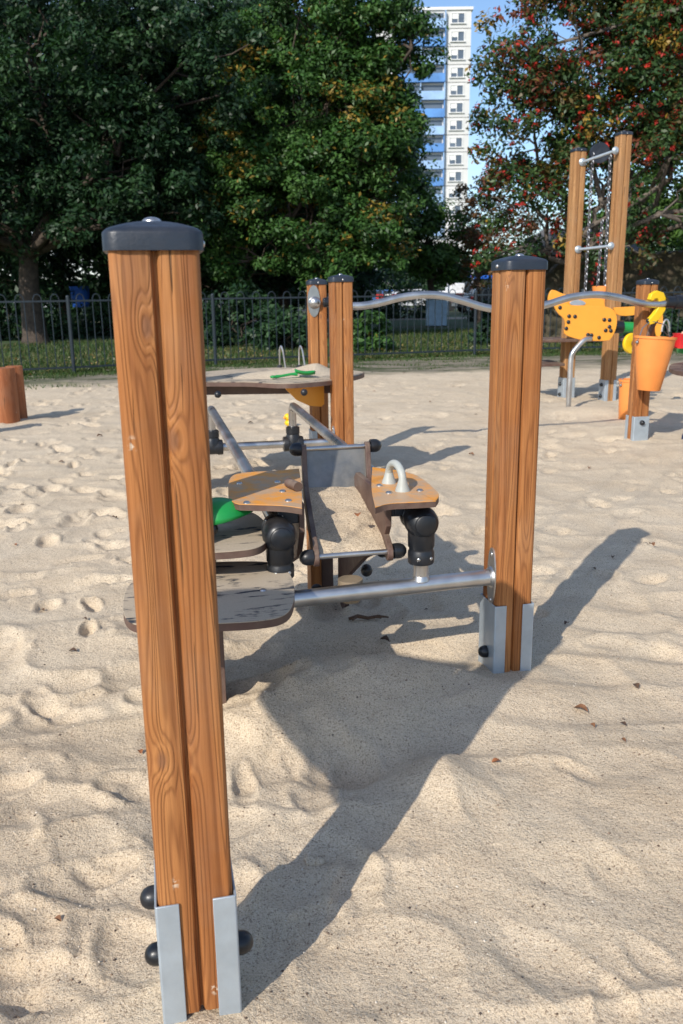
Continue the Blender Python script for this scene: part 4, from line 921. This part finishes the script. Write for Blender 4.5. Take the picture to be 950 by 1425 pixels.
dry_leaf(824, 1010, .022, 0, lab='small reddish leaf just below the curled brown leaf'); dry_leaf(867, 1029, .02, 0, lab='small reddish leaf at the far right of the foreground sand'); dry_leaf(535, 892, .04, 3, lab='dark leaf in the shadow below the sand tray')
p = wl(G(497, 719, .49)); o_ = dry_leaf(497, 719, .035, 1, .525, lab='orange leaf lying on the sand in the tray')
for (a, b_) in ((790, 864), (852, 777), (825, 792), (660, 577), (720, 590), (886, 951), (735, 716), (868, 1004), (100, 905), (160, 720), (85, 645), (30, 700), (595, 848), (655, 632), (300, 610), (350, 590), (600, 560), (730, 540), (560, 520), (640, 540), (80, 1270), (193, 1040), (820, 650), (905, 760), (20, 760), (140, 610), (520, 545), (60, 840), (120, 870)):
    dry_leaf(a+random.uniform(-2, 2), b_, random.uniform(.018, .042)*(1.4 if b_ < 650 else 1), random.randint(0, 3))
mb = MB(); p = G(512, 862, 0); z = gh(p.x, p.y)
mb.tube([(-.075, 0, .006), (-.04, .008, .014), (0, -.004, .01), (.04, .006, .014), (.08, .012, .006)], [.006, .008, .007, .006, .003], 7); mb.tube([(-.04, .008, .012), (-.06, -.02, .010)], .005, 6); mb.tube([(.02, 0, .012), (.05, -.018, .016)], .004, 6)
tag(mb.build('twig', LM[2], None, (p.x, p.y, z)), 'dark broken twig lying in the shade under the front tube', 'twig')
mb = MB(); p = G(435, 1180, 0); z = gh(p.x, p.y)
for k in range(5): mb.ball((random.uniform(-.03, .03), random.uniform(-.015, .015), .004), random.uniform(.008, .015), sc=.6, n=8)
tag(mb.build('sand_clod', M['sand'], None, (p.x, p.y, z)), 'small clump of sand lumps in the shadow of the nearest post', 'clod')
# loose pebbles and crumbs
n = 9000; s_ = rng.uniform(-.5, .5, n); yy = .8+4.5*rng.random(n)**1.4; xx = s_*yy; zz = hfun(xx, yy); r = rng.uniform(.0009, .0021, n)*rng.choice([1, 1, 1, 1, 1, 1, 2.0], n)
oc = np.array([(1, 0, 0), (-1, 0, 0), (0, 1, 0), (0, -1, 0), (0, 0, .8), (0, 0, -.8)]); of = np.array([(0, 2, 4), (2, 1, 4), (1, 3, 4), (3, 0, 4), (2, 0, 5), (1, 2, 5), (3, 1, 5), (0, 3, 5)])
V = (np.stack([xx, yy, zz], -1)[:, None, :]+oc[None]*(r[:, None, None]*rng.uniform(.6, 1.3, (n, 6, 1)))).reshape(-1, 3)
Fq = (of[None]+6*np.arange(n)[:, None, None]).reshape(-1, 3)
c = np.array([(.10, .065, .045), (.22, .15, .10), (.66, .58, .47), (.45, .36, .26), (.07, .05, .04)])[rng.integers(0, 5, n)]; A = np.repeat(np.concatenate([c, np.ones((n, 1))], 1), 6, 0)
t = NT('pebble'); M['pebble'] = t.out(t.n('ShaderNodeAttribute', attribute_name='tint').outputs['Color'], .8)
tag(npmesh('sand_grit', V, Fq, M['pebble'], attr=A), 'coarse grit and crumbs scattered over the sand', 'grit', kind='stuff')

# ------------------------------------------------------------------ tower block
M['plaster'] = simple('white_plaster', (.62, .62, .60), .85, 0, .06, .15, .01, 2)
M['plaster2'] = simple('pink_plaster', (.62, .55, .52), .85, 0, .06, .15, .01, 2)
M['bluenet'] = simple('blue_cladding', (.10, .26, .58), .7, 0, .3, .35, .03, 1.5)
M['bluelight'] = simple('pale_blue_cladding', (.30, .46, .70), .7, 0, .25, .4, .03, 1.5)
M['glass'] = simple('window_glass', (.10, .13, .17), .12, 0, .3, .3)
M['frame_w'] = simple('window_frame', (.75, .75, .73), .6, 0, .05, 1)
def block(lab, x0, x1, Y, ztop, depth, cols, floors, rz, blue=None, z0=0):
    t_ = thing('apartment_block', lab, 'building', (x0, Y, 0), rz); Wd = x1-x0; mb = MB()
    mb.box((Wd/2, depth/2, ztop/2), (Wd, depth, ztop)); mb.build('wall', M['plaster'], t_)
    mb = MB(); mb.box((Wd/2, depth/2, ztop+.2), (Wd+.5, depth+.5, .4)); mb.build('roof_parapet', M['frame_w'], t_)
    fh = ztop/floors
    for f in range(floors):
        if f*fh < z0: continue
        mb = MB(); mb.box((Wd/2, -.03, f*fh), (Wd, .06, .05)); mb.build('joint_line', M['asph'], t_)
        for cx in cols:
            mb = MB(); c = (cx, -.05, f*fh+fh*.55); w_, h_ = 2.1, 1.5
            mb.box((c[0]-w_/2, c[1], c[2]), (.14, .14, h_)); mb.box((c[0]+w_/2, c[1], c[2]), (.14, .14, h_)); mb.box((c[0], c[1], c[2]), (.10, .12, h_-.02)); mb.box((c[0], c[1], c[2]+h_/2), (w_+.14, .15, .14)); mb.box((c[0], c[1]-.05, c[2]-h_/2), (w_+.4, .3, .12))
            wn = mb.build('window', M['frame_w'], t_); mb = MB(); mb.box((c[0], -.012, c[2]), (w_-.1, .02, h_-.1)); mb.build('pane', M['glass'], wn)
            mb = MB(); mb.box((c[0]-w_*.22, -.03, c[2]+h_*.2), (w_*.42, .02, h_*.5)); mb.build('blind', M['frame_w'], wn)
    if blue:
        for (bx0, bx1) in blue:
            for f in range(floors):
                if f*fh < z0: continue
                mb = MB(); mb.box(((bx0+bx1)/2, -.75, f*fh+.6), (bx1-bx0, .12, 1.25)); mb.box(((bx0+bx1)/2, -.4, f*fh), (bx1-bx0, .8, .14))
                for xx_ in (bx0, (bx0+bx1)/2, bx1): mb.box((xx_, -.4, f*fh+fh/2-.05), (.14, .78, fh-.25))
                mb.build('balcony', M['bluenet'] if f % 2 else M['bluelight'], t_)
                mb = MB(); mb.box(((bx0+bx1)/2, -.01, f*fh+fh*.6), (bx1-bx0-.5, .02, fh*.5)); mb.build('balcony_glazing', M['glass'], t_)
    return t_
ztop = AY(630, 14, 150).z; xr = AY(656, 15, 150).x; xb = AY(627, 100, 150).x; xl = AY(560, 100, 150).x
block('tall white tower block with a blue balcony side rising between the trees', xl-4, xr, 150, ztop, 14, [xr-(xl-4)-2.1], 17, 0, [(3.0, xb-(xl-4)-1.0)], 9)
z2 = AY(415, 95, 190).z; xa = AY(405, 100, 190).x
block('distant pale apartment block glimpsed through the dark crown', xa, AY(445, 100, 190).x, 190, z2, 14, [3], 16, 0, None, 20)

# ------------------------------------------------------------------ hut with grey roof, wall
M['roof'] = simple('grey_shingle', (.13, .13, .135), .85, 0, .2, 3, .02, 20)
def stone():
    t_ = NT('rubble_wall'); p = t_.obj(); v = t_.n('ShaderNodeTexVoronoi', i_Vector=t_.map(p, (1, 1, 1.6)), i_Scale=4.0); c = t_.ramp(t_.noise(p, 3, 6, .7), [(.35, (.035, .03, .02)), (.5, (.09, .07, .045)), (.68, (.17, .13, .085))])
    c = t_.mix(t_.ramp(v.outputs[0], [(.3, 0.), (.6, .5)]), c, (.035, .04, .02)); return t_.out(c, .95, 0, t_.bump(v.outputs[0], -.08))
M['stone'] = stone()
HY = 24.0; hx0 = AY(748, 340, HY).x; hx1 = AY(885, 340, HY).x; zr0 = AY(800, 350, HY).z; zr1 = AY(800, 312, HY).z
ht = thing('garden_hut', 'low hut with a pale grey shingle roof behind the berry tree', 'hut', (hx0, HY, 0), 0); w_ = hx1-hx0
mb = MB(); mb.box((w_/2, 1.6, (zr0-.05)/2), (w_-.5, 2.6, zr0-.05)); mb.build('wall', M['stone'], ht)
mb = MB(); mb.add([(-.2, -.2, zr0), (w_+.2, -.2, zr0), (w_-.5, 1.5, zr1), (.5, 1.5, zr1), (-.2, 3.2, zr0), (w_+.2, 3.2, zr0), (-.2, -.2, zr0-.08), (w_+.2, -.2, zr0-.08), (-.2, 3.2, zr0-.08), (w_+.2, 3.2, zr0-.08)],
       [(0, 1, 2, 3), (4, 3, 2, 5), (0, 3, 4), (1, 5, 2), (0, 6, 7, 1), (4, 5, 9, 8), (0, 4, 8, 6), (1, 7, 9, 5), (6, 8, 9, 7)]); mb.build('roof', M['roof'], ht, smooth=0)
mb = MB(); mb.box((w_/2, .27, 1.0), (.9, .06, 2.0)); dr = mb.build('door', M['bark2'], ht, bevel=.01); mb = MB(); mb.ball((w_/2+.35, .22, 1.0), .03); mb.build('handle', M['iron'], dr)
wl_ = thing('rubble_wall', 'rough brown stone wall running behind the tall chain posts to the right edge', 'wall', (AY(700, 400, 21.5).x, 21.5, 0), rad(4))
Lw = AY(1030, 400, 21.5).x-AY(700, 400, 21.5).x; zt = AY(800, 352, 21.5).z
mb = MB()
nx = 60; ring = []
for i in range(nx+1):
    x = Lw*i/nx; zz_ = min(zt, 1.0+x*.6)+random.uniform(-.05, .05); ring.append([(x, -.2+random.uniform(-.05, .05), -.1), (x, -.15+random.uniform(-.05, .05), zz_*.5), (x, -.1, zz_), (x, .25, zz_), (x, .3, -.1)])
mb.loft(ring); mb.build('wall_face', M['stone'], wl_, smooth=0)
for k, (px, Y) in enumerate(((925, 20.3), (700, 20.8), (838, 20.6))):
    b = AY(px, 430, Y); shrub(('dark shrub against the stone wall at the right edge', 'dark shrub at the left end of the stone wall', 'low shrub at the wall foot behind the tall posts')[k], b.x, Y, .8, .5, (.9, .7, .55)[k], DG, DW, 30)

# ------------------------------------------------------------------ far street things
M['carw'] = simple('white_car_paint', (.62, .63, .65), .3, 0, .03, 1); M['cargr'] = simple('dark_car_paint', (.03, .035, .045), .25, 0, .05, 1); M['carb'] = simple('blue_car_paint', (.08, .18, .42), .3, 0, .03, 1)
M['tyre'] = simple('tyre', (.02, .02, .02), .9); M['carglass'] = simple('car_glass', (.03, .04, .05), .1); M['bluep'] = simple('blue_paint', (.02, .12, .55), .5); M['whitep'] = simple('white_paint', (.72, .72, .72), .5); M['redp'] = simple('red_paint', (.55, .04, .03), .5); M['lightb'] = simple('pale_blue_paint', (.35, .5, .66), .5)
M['lamp_r'] = simple('tail_lamp', (.5, .02, .02), .3)
def car(lab, px, Y, m, rz=.08, z=0):
    b = AY(px, 400, Y); t_ = thing('parked_car', lab, 'car', (b.x, Y, z), rz, 'cars parked beyond the park')
    body = [(-2.15, .35), (-2.1, .78), (-1.5, .9), (-.9, 1.40), (.7, 1.45), (1.5, .95), (2.1, .88), (2.2, .6), (2.2, .32), (1.75, .3), (1.6, .55), (1.3, .6), (1.05, .3), (-1.0, .3), (-1.15, .55), (-1.45, .6), (-1.7, .3)]
    mb = MB(); mb.prism(ccw(body), -.85, .85, ax='y'); mb.build('body', M[m], t_, bevel=.06)
    mb = MB(); mb.prism(ccw([(-1.35, .93), (-.85, 1.36), (-.1, 1.39), (-.1, .93)]), -.862, -.85, ax='y'); mb.prism(ccw([(0, .93), (0, 1.39), (.65, 1.38), (1.3, .96)]), -.862, -.85, ax='y'); mb.build('side_window', M['carglass'], t_)
    for x in (-1.43, 1.32):
        for y in (-.78, .78):
            mb = MB(); mb.lathe([(.01, -.1), (.3, -.1), (.33, -.06), (.33, .06), (.3, .1), (.01, .1)], (x, y, .32), (0, 1, 0), 18); w2 = mb.build('wheel', M['tyre'], t_); mb = MB(); mb.lathe([(.01, 0), (.2, 0), (.18, .02), (.01, .03)], (x, y+(-.1 if y < 0 else .1), .32), (0, -1 if y < 0 else 1, 0), 14); mb.build('rim', M['galv'], w2)
    for y in (-.6, .6): mb = MB(); mb.box((-2.13, y, .7), (.06, .35, .14)); mb.build('tail_light', M['lamp_r'], t_); mb = MB(); mb.box((2.17, y, .72), (.06, .35, .14)); mb.build('headlight', M['whitep'], t_)
    return t_
car('pale car parked behind the railing between the left post and the paired posts', 283, 46, 'carw', .1)
car('dark car parked beyond the lawn just left of the front right post', 682, 52, 'cargr', .1)
car('white car far away below the small light green tree', 570, 62, 'carw', .15); car('blue car far away behind the linden tree', 530, 66, 'carb', .15); car('white car on the far left beyond the thick trunk', 25, 60, 'carw', .1)
b = AY(640, 400, 60); t_ = thing('delivery_truck', 'small pale truck with a blue tarpaulin beside the striped pole', 'truck', (b.x, 60, 0), .1)
mb = MB(); mb.box((-.6, 0, .85), (1.5, 1.7, .9)); mb.box((-.35, 0, 1.5), (1.0, 1.6, .6)); mb.build('cab', M['whitep'], t_, bevel=.08); mb = MB(); mb.box((1.3, 0, 2.15), (2.2, 1.9, .25)); mb.build('tarpaulin', M['bluep'], t_, bevel=.04); mb = MB(); mb.box((1.3, 0, 1.3), (2.1, 1.7, 1.45)); mb.box((1.2, 0, .5), (2.6, 1.6, .2)); mb.build('load_bed', M['darkred'], t_)
for x in (-.8, 1.6):
    for y in (-.8, .8): mb = MB(); mb.lathe([(.01, -.1), (.36, -.1), (.36, .1), (.01, .1)], (x, y, .36), (0, 1, 0), 18); mb.build('wheel', M['tyre'], t_)
b = AY(657, 400, 45); t_ = thing('striped_pole', 'slim red and white striped pole rising beyond the lawn', 'pole', (b.x, 45, 0)); zt = AY(657, 345, 45).z
mb = MB(); mb.tube([(0, 0, 0), (0, 0, zt)], .07, 10); mb.build('pole', M['whitep'], t_); 
for k in range(6): mb = MB(); mb.tube([(0, 0, .3+k*zt/6.3), (0, 0, .3+k*zt/6.3+.16)], .075, 10); mb.build('red_band', M['redp'], t_)
b = AY(624, 400, 48); t_ = thing('street_sign', 'small pale street sign on a grey post left of the truck', 'sign', (b.x, 48, 0)); zt = AY(624, 372, 48).z
mb = MB(); mb.tube([(0, 0, 0), (0, 0, zt)], .04, 8); mb.build('pole', M['galv'], t_); mb = MB(); mb.box((0, -.05, zt-.3), (.3, .03, .75)); mb.build('sign_plate', M['lightb'], t_)
b = AY(590, 400, 55); t_ = thing('barrier_fence', 'low red and white roadwork barrier in the distance above the wavy bar', 'barrier', (b.x, 55, 0))
for k in range(-3, 3):
    mb = MB(); mb.box((k*1.0+.25, 0, 1.0), (.5, .05, .3)); mb.build('red_board', M['redp'], t_); mb = MB(); mb.box((k*1.0+.75, 0, 1.0), (.5, .05, .3)); mb.build('white_board', M['whitep'], t_)
    mb = MB(); mb.box((k*1.0+.5, .04, .55), (.06, .06, 1.1)); mb.build('leg', M['galv'], t_)
b = AY(607, 440, 33); t_ = thing('utility_box', 'pale grey utility cabinet on the lawn below the wavy bar crest', 'utility box', (b.x, 33, 0)); z_ = AY(607, 417, 33).z
mb = MB(); mb.box((0, 0, z_/2), (.75, .4, z_)); mb.build('cabinet', M['lightb'], t_, bevel=.02); mb = MB(); mb.box((0, 0, z_+.03), (.82, .47, .05)); mb.build('lid', M['galv'], t_)
b = AY(112, 420, 30); t_ = thing('litter_bin', 'bright blue litter bin beyond the railing right of the thick trunk', 'bin', (b.x, 30, 0)); zb = AY(112, 428, 30).z
mb = MB(); mb.lathe([(.20, 0), (.28, .02), (.32, .65), (.34, .7), (.30, .7), (.26, .1)], (0, 0, zb)); mb.build('bin_body', M['bluep'], t_); mb = MB(); mb.tube([(0, .2, 0), (0, .2, zb+.7)], .04, 8); mb.build('bin_post', M['galv'], t_)
b = AY(108, 400, 78); t_ = thing('delivery_van', 'pale blue van parked far behind the blue litter bin', 'van', (b.x, 78, 0), 1.3)
mb = MB(); mb.prism(ccw([(-2.4, .4), (-2.4, 2.3), (1.2, 2.35), (1.9, 1.4), (2.5, 1.2), (2.6, .4)]), -.95, .95, ax='y'); mb.build('body', M['lightb'], t_, bevel=.08); mb = MB(); mb.box((-2.41, 0, 1.7), (.03, 1.5, .7)); mb.build('rear_window', M['carglass'], t_)
for x in (-1.5, 1.6):
    for y in (-.85, .85): mb = MB(); mb.lathe([(.01, -.1), (.36, -.1), (.36, .1), (.01, .1)], (x, y, .36), (0, 1, 0), 18); mb.build('wheel', M['tyre'], t_)
b = AY(703, 400, 40); mb = MB(); zt = AY(703, 345, 40).z; t_ = thing('goal_frame', 'green metal pipe frame standing between the striped pole and the front right post', 'frame', (b.x, 40, 0))
mb.tube([(-.7, 0, 0), (-.7, 0, zt), (.7, 0, zt), (.7, 0, 0)], .05, 8); mb.build('frame_pipe', M['fence'], t_)

# ------------------------------------------------------------------ child at the right edge (mostly outside the picture)
M['skin'] = simple('skin', (.60, .34, .24), .55, 0, .05, 8); M['hair'] = simple('hair', (.12, .07, .035), .6, 0, .2, 40); M['cloth'] = simple('red_jacket', (.35, .05, .05), .85, 0, .1, 30, .002, 200); M['navy'] = simple('navy_cloth', (.012, .025, .075), .7, 0, .15, 30, .002, 200)
CY = 6.98; hp = AY(951, 463, CY-.05); foot = AY(957, 590, CY+.0)
bx = foot.x+.10
ch = thing('person', 'child at the right edge holding a red toy, in dark blue boots', 'person', (bx, CY, 0))
def skin(name, J, E_, mat_, par, sub=2):
    me = bpy.data.meshes.new(name); me.from_pydata([j[0] for j in J], E_, []); o_ = bpy.data.objects.new(name, me); COL.objects.link(o_); o_.parent = par
    sk = o_.modifiers.new('sk', 'SKIN')
    for i, j in enumerate(J): me.skin_vertices[0].data[i].radius = (j[1], j[1] if len(j) < 3 else j[2]); me.skin_vertices[0].data[i].use_root = (i == 0)
    su = o_.modifiers.new('su', 'SUBSURF'); su.levels = sub; su.render_levels = sub; sk.use_smooth_shade = True; me.materials.append(mat_); return o_
hx, hy, hz = hp.x-bx, hp.y-CY, hp.z
J = [((0, 0, .56), .09), ((0, 0, .70), .085), ((-.01, -.01, .86), .095), ((-.01, -.01, .93), .05), ((-.02, -.02, .98), .04), ((-.02, -.03, 1.06), .075), ((-.02, -.03, 1.13), .08),
     ((-.03, -.11, .885), .04), ((-.02, -.15, .80), .032), ((hx+.06, hy-.03, hz-.01), .024), ((hx+.02, hy, hz), .022, .016),
     ((-.01, .11, .885), .04), ((0, .15, .75), .032), ((-.05, .14, .62), .024), ((-.06, .14, .57), .022, .014),
     ((-.01, -.06, .50), .065), ((-.03, -.07, .30), .05), ((-.01, -.07, .10), .035), ((-.01, -.07, .05), .03), ((-.09, -.08, .03), .025),
     ((.02, .06, .50), .065), ((.02, .07, .30), .05), ((.05, .07, .10), .035), ((.05, .07, .05), .03), ((-.02, .07, .03), .025)]
E_ = [(0, 1), (1, 2), (2, 3), (3, 4), (4, 5), (5, 6), (2, 7), (7, 8), (8, 9), (9, 10), (2, 11), (11, 12), (12, 13), (13, 14), (0, 15), (15, 16), (16, 17), (17, 18), (18, 19), (0, 20), (20, 21), (21, 22), (22, 23), (23, 24)]
body = skin('body', J, E_, M['skin'], ch)
for k, (dy, ln) in enumerate(((-.012, .030), (-.004, .034), (.004, .032), (.012, .026))):
    b0 = Vector((hx+.015, hy+dy, hz+.004)); skin('finger', [(tuple(b0), .0065), (tuple(b0+Vector((-ln*.6, 0, .004))), .006), (tuple(b0+Vector((-ln*.95, 0, -.012))), .0055), (tuple(b0+Vector((-ln*.8, 0, -.028))), .005)], [(0, 1), (1, 2), (2, 3)], M['skin'], ch, 1)
skin('thumb', [((hx+.02, hy-.014, hz-.002), .0075), ((hx, hy-.026, hz-.012), .007), ((hx-.012, hy-.022, hz-.024), .006)], [(0, 1), (1, 2)], M['skin'], ch, 1)
skin('jacket', [((0, 0, .54), .112), ((0, 0, .70), .102), ((-.01, -.01, .86), .105), ((-.01, -.01, .915), .06), ((-.03, -.115, .88), .05), ((-.02, -.155, .80), .042), ((hx+.09, hy-.03, hz), .033), ((-.01, .115, .88), .05), ((0, .155, .75), .042), ((-.045, .142, .63), .033)], [(0, 1), (1, 2), (2, 3), (2, 4), (4, 5), (5, 6), (2, 7), (7, 8), (8, 9)], M['cloth'], ch)
skin('trousers', [((0, 0, .54), .102), ((-.01, -.06, .48), .076), ((-.03, -.07, .30), .06), ((-.01, -.07, .12), .05), ((.02, .06, .48), .076), ((.02, .07, .30), .06), ((.05, .07, .12), .05)], [(0, 1), (1, 2), (2, 3), (0, 4), (4, 5), (5, 6)], M['navy'], ch)
for (x, y) in ((-.01, -.07), (.05, .07)):
    mb = MB(); mb.loft([[(x-.035+a*math.cos(w_)-(.03 if z < .09 else 0), y+b_*math.sin(w_), z) for w_ in [2*PI*k/16 for k in range(16)]] for z, a, b_ in ((0, .095, .042), (.03, .1, .046), (.07, .085, .042), (.10, .055, .045), (.17, .055, .05), (.20, .055, .052))]); mb.build('boot', M['navy'], ch, smooth=60)
mb = MB(); mb.ball((-.015, -.03, 1.12), .098, sc=1.0); mb.build('hair', M['hair'], ch, smooth=60)
mb = MB()
for s in (-1, 1): mb.ball((-.093, -.03+s*.03, 1.085), .010)
mb.build('eyes', M['black'], ch); mb = MB(); mb.ball((-.10, -.03, 1.065), .012, (-1, 0, 0), 1.2); mb.build('nose', M['skin'], ch); mb = MB(); mb.tube([(-.088, -.05, 1.035), (-.096, -.03, 1.03), (-.088, -.01, 1.035)], .005, 6); mb.build('mouth', M['redp'], ch)
b0 = AY(938, 474, CY-.06); tc = thing('toy_cup', 'red plastic toy cup held in the hand at the right edge', 'toy', (hp.x-.02, CY-.05, b0.z-.06), 0)
mb = MB(); mb.lathe([(.001, 0), (.045, 0), (.062, .11), (.066, .115), (.058, .115), (.042, .006), (.001, .006)]); mb.build('cup', M['red'], tc, smooth=50); mb = MB(); mb.tube([(-.055, 0, .09), (-.085, 0, .075), (-.082, 0, .035), (-.048, 0, .02)], .007, 8); mb.build('cup_handle', M['red'], tc)

# ------------------------------------------------------------------ light, sky, camera
elev = rad(34.5); azx, azy = -.515, -.857
w = bpy.data.worlds.new('World'); S.world = w; w.use_nodes = True; nt = w.node_tree
bg = nt.nodes['Background']; sky = nt.nodes.new('ShaderNodeTexSky'); sky.sky_type = 'NISHITA'; sky.sun_disc = False
sky.sun_elevation = elev; sky.sun_rotation = math.atan2(azx, azy); sky.dust_density = .6; sky.ozone_density = 4.0; sky.air_density = 1.0
tc_ = nt.nodes.new('ShaderNodeTexCoord'); mp = nt.nodes.new('ShaderNodeMapping'); mp.inputs['Scale'].default_value = (1, 1, 3.2); nt.links.new(tc_.outputs['Generated'], mp.inputs[0])
nz = nt.nodes.new('ShaderNodeTexNoise'); nz.inputs['Scale'].default_value = 3.0; nz.inputs['Detail'].default_value = 7; nz.inputs['Roughness'].default_value = .55; nt.links.new(mp.outputs[0], nz.inputs['Vector'])
rp_ = nt.nodes.new('ShaderNodeValToRGB'); rp_.color_ramp.elements[0].position = .50; rp_.color_ramp.elements[1].position = .68; rp_.color_ramp.elements[1].color = (.5, .5, .5, 1); nt.links.new(nz.outputs[0], rp_.inputs[0])
mx = nt.nodes.new('ShaderNodeMix'); mx.data_type = 'RGBA'; mx.inputs[7].default_value = (7.0, 7.3, 7.8, 1); nt.links.new(rp_.outputs[0], mx.inputs[0]); nt.links.new(sky.outputs[0], mx.inputs[6]); nt.links.new(mx.outputs[2], bg.inputs[0]); bg.inputs[1].default_value = .15
sl = bpy.data.lights.new('Sun', 'SUN'); sl.energy = 4.0; sl.angle = rad(.55); sl.color = (1, .94, .85); so_ = bpy.data.objects.new('Sun', sl); COL.objects.link(so_)
sd = Vector((azx*math.cos(elev), azy*math.cos(elev), math.sin(elev))); so_.rotation_euler = sd.to_track_quat('Z', 'Y').to_euler()
cam = bpy.data.cameras.new('Camera'); co = bpy.data.objects.new('Camera', cam); COL.objects.link(co); S.camera = co
Mc = Matrix((Rv, Uv, -Fv)).transposed().to_4x4(); Mc.translation = Vector((0, 0, H)); co.matrix_world = Mc
cam.sensor_fit = 'VERTICAL'; cam.sensor_height = 36; cam.lens = 36*FPX/1425; cam.clip_end = 3000; cam.clip_start = .05
cam.dof.use_dof = True; cam.dof.focus_distance = 2.3; cam.dof.aperture_fstop = 7.0
S.view_settings.view_transform = 'Standard'; S.view_settings.look = 'None'; S.view_settings.exposure = 0.23; S.view_settings.gamma = 1
S.render.resolution_x = 683; S.render.resolution_y = 1024
S.cycles.max_bounces = 6
